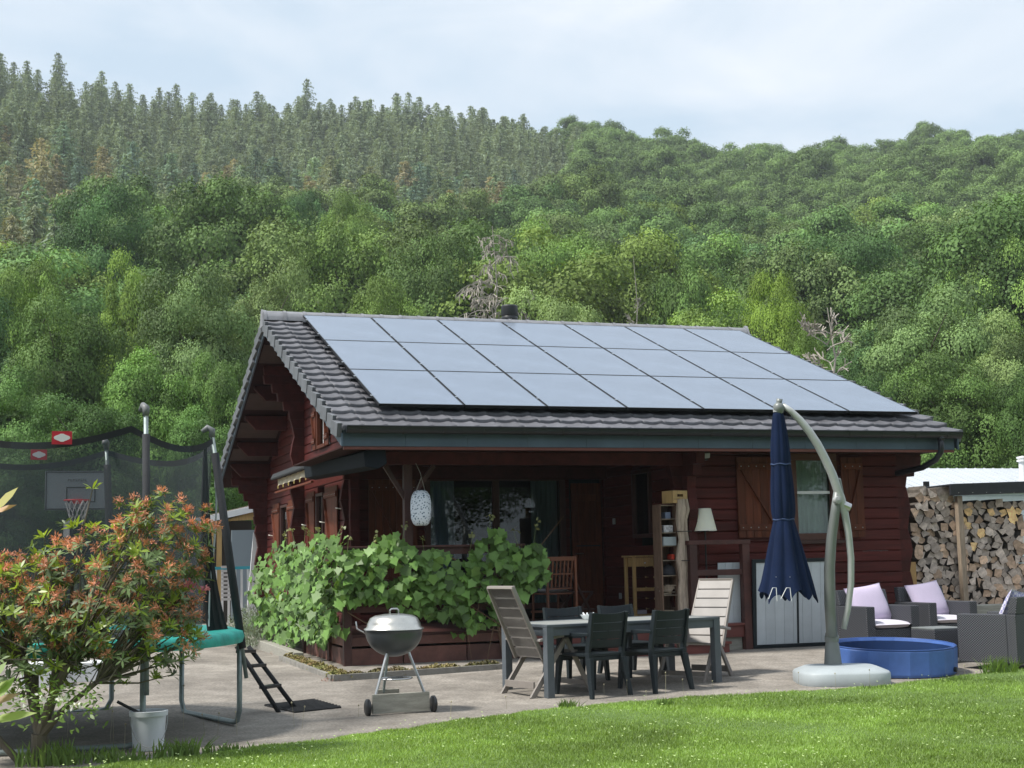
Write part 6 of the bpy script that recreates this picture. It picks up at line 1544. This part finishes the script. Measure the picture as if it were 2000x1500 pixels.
while cntv < 2100:
    side = rv.random() < .47
    if not side:
        x = rv.uniform(-.55, 2.22); zt_ = topz(x); zb_ = botz(x); z = zt_-(zt_-zb_)*rv.uniform(0, 1)**.9
        if z < zb_+.25 and rv.random() < .3: continue
        if x > 1.95: z = rv.uniform(1.0, 1.6)
        hol = math.sin(x*6.2+z*3)+math.sin(z*9-x*2)
        if hol < -1.6: continue
        if .78 < x < 1.12 and z > 1.32 and rv.random() < .75: continue
        y = .12+rv.normal()*.09-.08*math.sin((z-.8)*3); nrm = (rv.normal()*.45, -1, .55+rv.normal()*.4)
    else:
        v = rv.uniform(.1, 4.6); zt_ = 1.66+.12*math.sin(v*2.3)+.12*(abs(v-2.2) < .5)-.25*max(0, v-3.4); zb_ = .42+.12*math.sin(v*3)-.12*(v > 2.6); z = zt_-(zt_-zb_)*rv.uniform(0, 1)**.9
        y = v; x = -.52+rv.normal()*.10-.10*math.sin((z-.5)*2.4)-.10*max(0, v-2.5); nrm = (-1, -.5+rv.normal()*.5, .6+rv.normal()*.4)
    Cn.append((x, y, z)); Nn.append(nrm); Up.append((rv.normal()*.45, rv.normal()*.3, -1)); Sz.append(rv.uniform(.05, .105)*(.6 if rv.random() < .18 else 1)); cntv += 1
V, F = leaves(Cn, Nn, Sz, vshape, up=np.array(Up))
link('foliage', fast_mesh('foliage', V, F, VL, np.clip(rv.normal(.5, .25, len(F)), 0, 1)), vine)
q = MB(); VS = material('vine_stem', (.14, .085, .05), .8)
for i in range(44):
    if i % 2: x = rv.uniform(-.4, 2.0); p = Vector((x, .18, rv.uniform(.5, 1.4))); e = p+Vector((rv.normal()*.35, rv.normal()*.05-.05, rv.normal()*.4))
    else: y = rv.uniform(.3, 4); p = Vector((-.45, y, rv.uniform(.5, 1.4))); e = p+Vector((rv.normal()*.05-.05, rv.normal()*.35, rv.normal()*.4))
    q.tube([p, p.lerp(e, .5)+Vector((0, 0, rv.normal()*.08)), e], [.009, .007, .004], 5)
q.tube([(1.7, .2, .1), (1.6, .2, .7), (1.5, .2, 1.2), (.9, .2, 1.5), (0, .2, 1.5)], [.022, .02, .017, .014, .01], 6)
q.build('stems', VS, vine)
# young shoots on top
q = MB(); Cs = []; Ns = []
for (xx, yy, zz) in [(x, .1, topz(x)+.0) for x in (-.4, -.1, .3, .62, 1.2, 1.5, 1.9, 2.1)]+[(-.55, y, 1.72) for y in (.4, 1.1, 1.8, 2.3, 2.9, 3.5)]:
    e = Vector((xx+rv.normal()*.05, yy, zz+rv.uniform(.08, .2))); q.tube([(xx, yy, zz-.1), e], [.004, .002], 4)
    for k in range(5): Cs.append(tuple(e+Vector(rv.normal(size=3)*.025))); Ns.append(rv.normal(size=3))
V, F = leaves(Cs, Ns, rv.uniform(.02, .04, len(Cs)), vshape); [link('young_shoot', fast_mesh('young_shoot', V[k*50:(k+1)*50], F[:5], material('young_leaf', (.33, .36, .15), .5, attr=.3, transl=.3)), vine) for k in range(len(F)//5)]; q.build('shoot_stems', material('green_stem', (.15, .2, .06), .6), vine)
# grey-green lavender and low plants left of the vine
def bush(name, label, cat, P, n, rad, H, col, ls, seed, shape=((-1, 0, 0), (0, -.14, 0), (1, 0, .0), (0, .14, 0)), upb=1.0):
    rg = np.random.default_rng(seed); a = rg.uniform(0, 2*PI, n); q_ = rg.uniform(0, 1, n)**.6*rad; h = rg.uniform(.05, 1, n)*H*(1-.5*(q_/rad)**2)
    C = np.stack([P[0]+q_*np.cos(a), P[1]+q_*np.sin(a), P[2]+h], 1); U = np.stack([np.cos(a)*.5, np.sin(a)*.5, np.full(n, upb)], 1)+rg.normal(size=(n, 3))*.3
    V, F = leaves(C, rg.normal(size=(n, 3))+np.array([0, -.5, .3]), rg.uniform(.7, 1.2, n)*ls, shape, up=U)
    o = link(name, fast_mesh(name, V, F, material(name+'_leaf', col, .7, attr=.35, transl=.2), rg.uniform(size=n))); return tag(o, label, cat)
for i, (px, py, yy, lab) in enumerate(((480, 1215, 5.6, 'grey-green lavender bush at the far left end of the planting bed'), (508, 1235, 4.6, 'grey-green lavender bush next to the grapevine'))):
    P = at_y(px, py, yy); bush('lavender_bush', lab, 'bush', (P.x, P.y, .15), 1400, .38, .62, (.17, .22, .15), .045, 40+i)
P = at_g(560, 1278); bush('flowering_stonecrop', 'reddish pink flowering stonecrop at the left end of the sedum border', 'plant', (P.x, P.y+.1, .08), 500, .22, .14, (.36, .17, .13), .022, 44)
P = at_g(655, 1330); bush('flowering_stonecrop', 'pale pink stonecrop at the corner of the sedum border', 'plant', (P.x, P.y+.1, .05), 300, .16, .09, (.45, .3, .2), .018, 45)

# ================================================================== RHODODENDRON
RD = 10.5
RL = material('rhododendron_leaf', (.145, .21, .08), .52, attr=.5, transl=.22, spec=.5); RY = material('rhododendron_new_leaf', (.26, .36, .05), .4, attr=.25, transl=.35)
RF = material('spent_flower', (.60, .26, .16), .7, attr=.4, transl=.2); RP = material('pink_flower', (.55, .2, .3), .6, attr=.25, transl=.3)
rs = np.random.default_rng(8); rh = thing('rhododendron', 'large rhododendron shrub with orange brown spent flower heads in front of the trampoline', 'shrub', (0, 0, 0))
base = at_d(72, 1530, RD); fork = at_d(78, 1432, RD); right = Vector(CR); upv = Vector((0, 0, 1)); fw_ = Vector((CF[0], CF[1], 0)).normalized()
pxm = RD/FPX
# crown outline as overlapping ellipsoids: centre px, half sizes px
LOBES = [(205, 1155, 180, 145), (50, 1225, 160, 145), (300, 1085, 112, 115), (250, 1245, 150, 95), (-60, 1200, 130, 140), (330, 1225, 65, 85)]
tips = []
for (cx, cy, ax_, ay_) in LOBES:
    n = int(ax_*ay_/104)
    C = at_d(cx, cy, RD)
    for i in range(n):
        d = rs.normal(size=3); d /= np.linalg.norm(d); rr_ = rs.uniform(.72, 1.04) if rs.random() < .86 else rs.uniform(.35, .7)
        P = C+right*float(d[0]*ax_*pxm*rr_)+upv*float(d[2]*ay_*pxm*rr_)+fw_*float(d[1]*ax_*pxm*rr_*.75)
        if d[1] > .6 and rs.random() < .6: continue
        D_ = (right*float(d[0])+upv*float(abs(d[2])*.5+.55)+fw_*float(d[1])).normalized(); tips.append((P, D_, d[2]))
tips.append((at_d(181, 955, RD), Vector((0, 0, 1)), 1)); tips.append((at_d(400, 1000, RD), Vector((.3, 0, 1)).normalized(), 1)); tips.append((at_d(415, 1035, RD), Vector((.6, 0, .7)).normalized(), .6))
cl = {'leaf': [[], [], [], []], 'new': [[], [], [], []], 'fl': [[], [], [], []], 'pk': [[], [], [], []]}
lshape = [(-1, 0, 0), (-.45, -.21, .05), (.25, -.26, .07), (1, 0, -.10), (.25, .26, .07), (-.45, .21, .05)]
pinks = [at_d(x, y, RD) for x, y in ((392, 1062), (372, 1160), (345, 1195), (210, 1125), (148, 1050), (382, 1108), (190, 1140))]
for (P, D_, dz) in tips:
    a0 = rs.uniform(0, 2*PI); s1 = D_.orthogonal().normalized(); s2 = D_.cross(s1); isnew = rs.random() < .29 or P.z > at_d(181, 962, RD).z; n = int(rs.integers(7, 12))
    L = rs.uniform(.029, .046)
    for k in range(n):
        a = a0+2*PI*k/n+rs.normal()*.2; el = rs.uniform(-.25, .75) if not isnew else rs.uniform(.1, 1.0)
        o_ = (s1*math.cos(a)+s2*math.sin(a)); ld_ = (o_*math.cos(el)+D_*math.sin(el)).normalized(); nn = (D_*math.cos(el)-o_*math.sin(el))
        key = 'new' if isnew else 'leaf'; c_ = P+ld_*L*1.1; cl[key][0].append(tuple(c_)); cl[key][1].append(tuple(nn+Vector(rs.normal(size=3)*.15))); cl[key][2].append(tuple(ld_)); cl[key][3].append(L*rs.uniform(.8, 1.15))
    pk = any((P-q).length < .075 for q in pinks)
    if (not isnew and (dz > -.45 and rs.random() < .74)) or pk:
        key = 'pk' if pk else 'fl'; c0 = P+D_*.035
        for k in range(26 if pk else 44):
            v = Vector(rs.normal(size=3)).normalized(); v = (v+D_*.6).normalized(); r_ = rs.uniform(.012, .055)
            cl[key][0].append(tuple(c0+v*r_)); cl[key][1].append(tuple(rs.normal(size=3))); cl[key][2].append(tuple(v)); cl[key][3].append(rs.uniform(.013, .024) if not pk else rs.uniform(.014, .022))
def cluster(name, key, shape, mat):
    C, N1, U1, S1 = cl[key]
    if not C: return
    V, F = leaves(C, N1, S1, shape, up=np.array(U1)); cc = np.array(C); r1 = np.clip(.5+.28*np.sin(cc[:, 0]*11+cc[:, 2]*13)+rs.normal(0, .22, len(F)), 0, 1)
    return link(name, fast_mesh(name, V, F, mat, r1), rh)
cluster('leaves', 'leaf', lshape, RL); cluster('new_leaves', 'new', lshape, RY)
cluster('spent_flowers', 'fl', [(-1, 0, 0), (0, -.22, .05), (1, 0, 0), (0, .22, .05)], RF); 
C, N1, U1, S1 = cl['pk']; V, F = leaves(C, N1, S1, [(-1, 0, 0), (0, -.5, .1), (1, 0, 0), (0, .5, .1)], up=np.array(U1))
for k in range(len(F)//26): link('pink_flower', fast_mesh('pink_flower', V[k*104:(k+1)*104], F[:26], RP, rs.uniform(size=26)), rh)
q = MB(); q.tube([base-Vector((0, 0, .4)), base.lerp(fork, .5)+right*.01, fork], [.075, .065, .06], 10)
mains = []
for (x, y, r_) in ((150, 1290, .030), (95, 1300, .034), (60, 1320, .028), (30, 1290, .022), (200, 1330, .020), (110, 1250, .022)):
    P = at_d(x, y, RD)+fw_*rs.normal()*.12; mains.append(P); q.tube([fork-upv*.02, fork.lerp(P, .5)+right*rs.normal()*.03, P], [.04, r_*1.1, r_], 8)
P0 = at_d(40, 1490, RD); q.tube([base+upv*.05, P0, at_d(-30, 1415, RD)], [.045, .03, .026], 8)
for (P, D_, dz) in tips:
    m_ = min(mains, key=lambda k: (k-P).length); mid = m_.lerp(P, .55)+Vector(rs.normal(size=3)*.05)-upv*.03
    if rs.random() < .30 or P.z > at_d(181, 962, RD).z: q.tube([m_, mid, P], [.010, .006, .0035], 5)
q.build('branches', BARK, rh)
# white-flowered low shrub under it and big foreground leaves
ws = thing('white_flowered_shrub', 'small shrub with white flowers under the rhododendron at the left edge', 'shrub', (0, 0, 0))
C1 = []; N1 = []; U1 = []; S1 = []; W1 = []
for i in range(420):
    c_ = at_d(rs.uniform(-20, 205), 1368+rs.normal()*24-.06*0, RD-.35)+fw_*rs.normal()*.12
    C1.append(tuple(c_)); N1.append((rs.normal()*.6, -.6+rs.normal()*.4, 1)); U1.append(tuple(rs.normal(size=3)+np.array([0, 0, -.3]))); S1.append(rs.uniform(.016, .032))
V, F = leaves(C1, N1, S1, [(-1, 0, 0), (-.3, -.36, .06), (.4, -.3, .04), (1, 0, -.15), (.4, .3, .04), (-.3, .36, .06)], up=np.array(U1)); link('leaves', fast_mesh('leaves', V, F, material('shrub_leaf', (.15, .25, .05), .45, attr=.35, transl=.3), rs.uniform(size=len(F))), ws)
C1 = []; N1 = []
for (x, y) in ((147, 1378), (45, 1370), (82, 1364), (120, 1366)):
    c0 = at_d(x, y, RD-.5)
    for k in range(12): C1.append(tuple(c0+Vector(rs.normal(size=3)*.016))); N1.append(tuple(rs.normal(size=3)+np.array([0, -1, .5])))
V, F = leaves(C1, N1, .016, [(-1, 0, 0), (0, -.6, .1), (1, 0, 0), (0, .6, .1)]); [link('white_flower', fast_mesh('white_flower', V[k*48:(k+1)*48], F[:12], material('white_petal', (.75, .76, .7), .6, transl=.2)), ws) for k in range(4)]
fgp = thing('foreground_sprig', 'out of focus yellow-green leaves poking in at the left picture edge', 'leaves', (0, 0, 0))
FG = 5.2; items = [((-10, 1005), (32, 946), .24, (.36, .33, .03)), ((-12, 995), (33, 992), .25, (.6, .35, .2)), ((-25, 1405), (74, 1396), .20, (.33, .42, .09)), ((-10, 1370), (28, 1318), .32, (.25, .38, .06)), ((-14, 1350), (18, 1330), .3, (.3, .4, .08)), ((-20, 1372), (40, 1358), .26, (.45, .3, .2)), ((-20, 1335), (12, 1290), .3, (.2, .3, .06))]
for i, (a_, b_, w_, col) in enumerate(items):
    A_, B_ = at_d(*a_, FG), at_d(*b_, FG+.05); d_ = B_-A_; L = d_.length/2; nm = Vector(-CF)+Vector((0, 0, .8)); V, F = leaves([tuple((A_+B_)/2)], [tuple(nm)], [L], [(-1, 0, 0), (-.4, -w_*1.0, .05), (.3, -w_*1.0, .06), (1, 0, -.05), (.3, w_*1.0, .06), (-.4, w_*1.0, .05)], up=np.array([tuple(d_)]))
    link('leaf', fast_mesh('leaf', V, F, material('sprig_leaf_%d' % i, col, .4, transl=.35)), fgp)
MB().tube([at_d(-40, 1300, FG), at_d(-20, 1350, FG), at_d(-30, 1420, FG)], .006, 6).build('stem', BARK, fgp)
# ================================================================== AIR
hz = MB(); hz.box(-420, -60, -3, 620, 760, 190)
hm = bpy.data.materials.new('haze_air'); hm.use_nodes = True; hm.node_tree.nodes.clear()
_o = hm.node_tree.nodes.new('ShaderNodeOutputMaterial'); _v = hm.node_tree.nodes.new('ShaderNodeVolumePrincipled')
_v.inputs['Color'].default_value = (.86, .93, 1.0, 1); _v.inputs['Density'].default_value = .0003
hm.node_tree.links.new(_v.outputs[0], _o.inputs['Volume'])
tag(hz.build('haze', hm), kind='stuff')
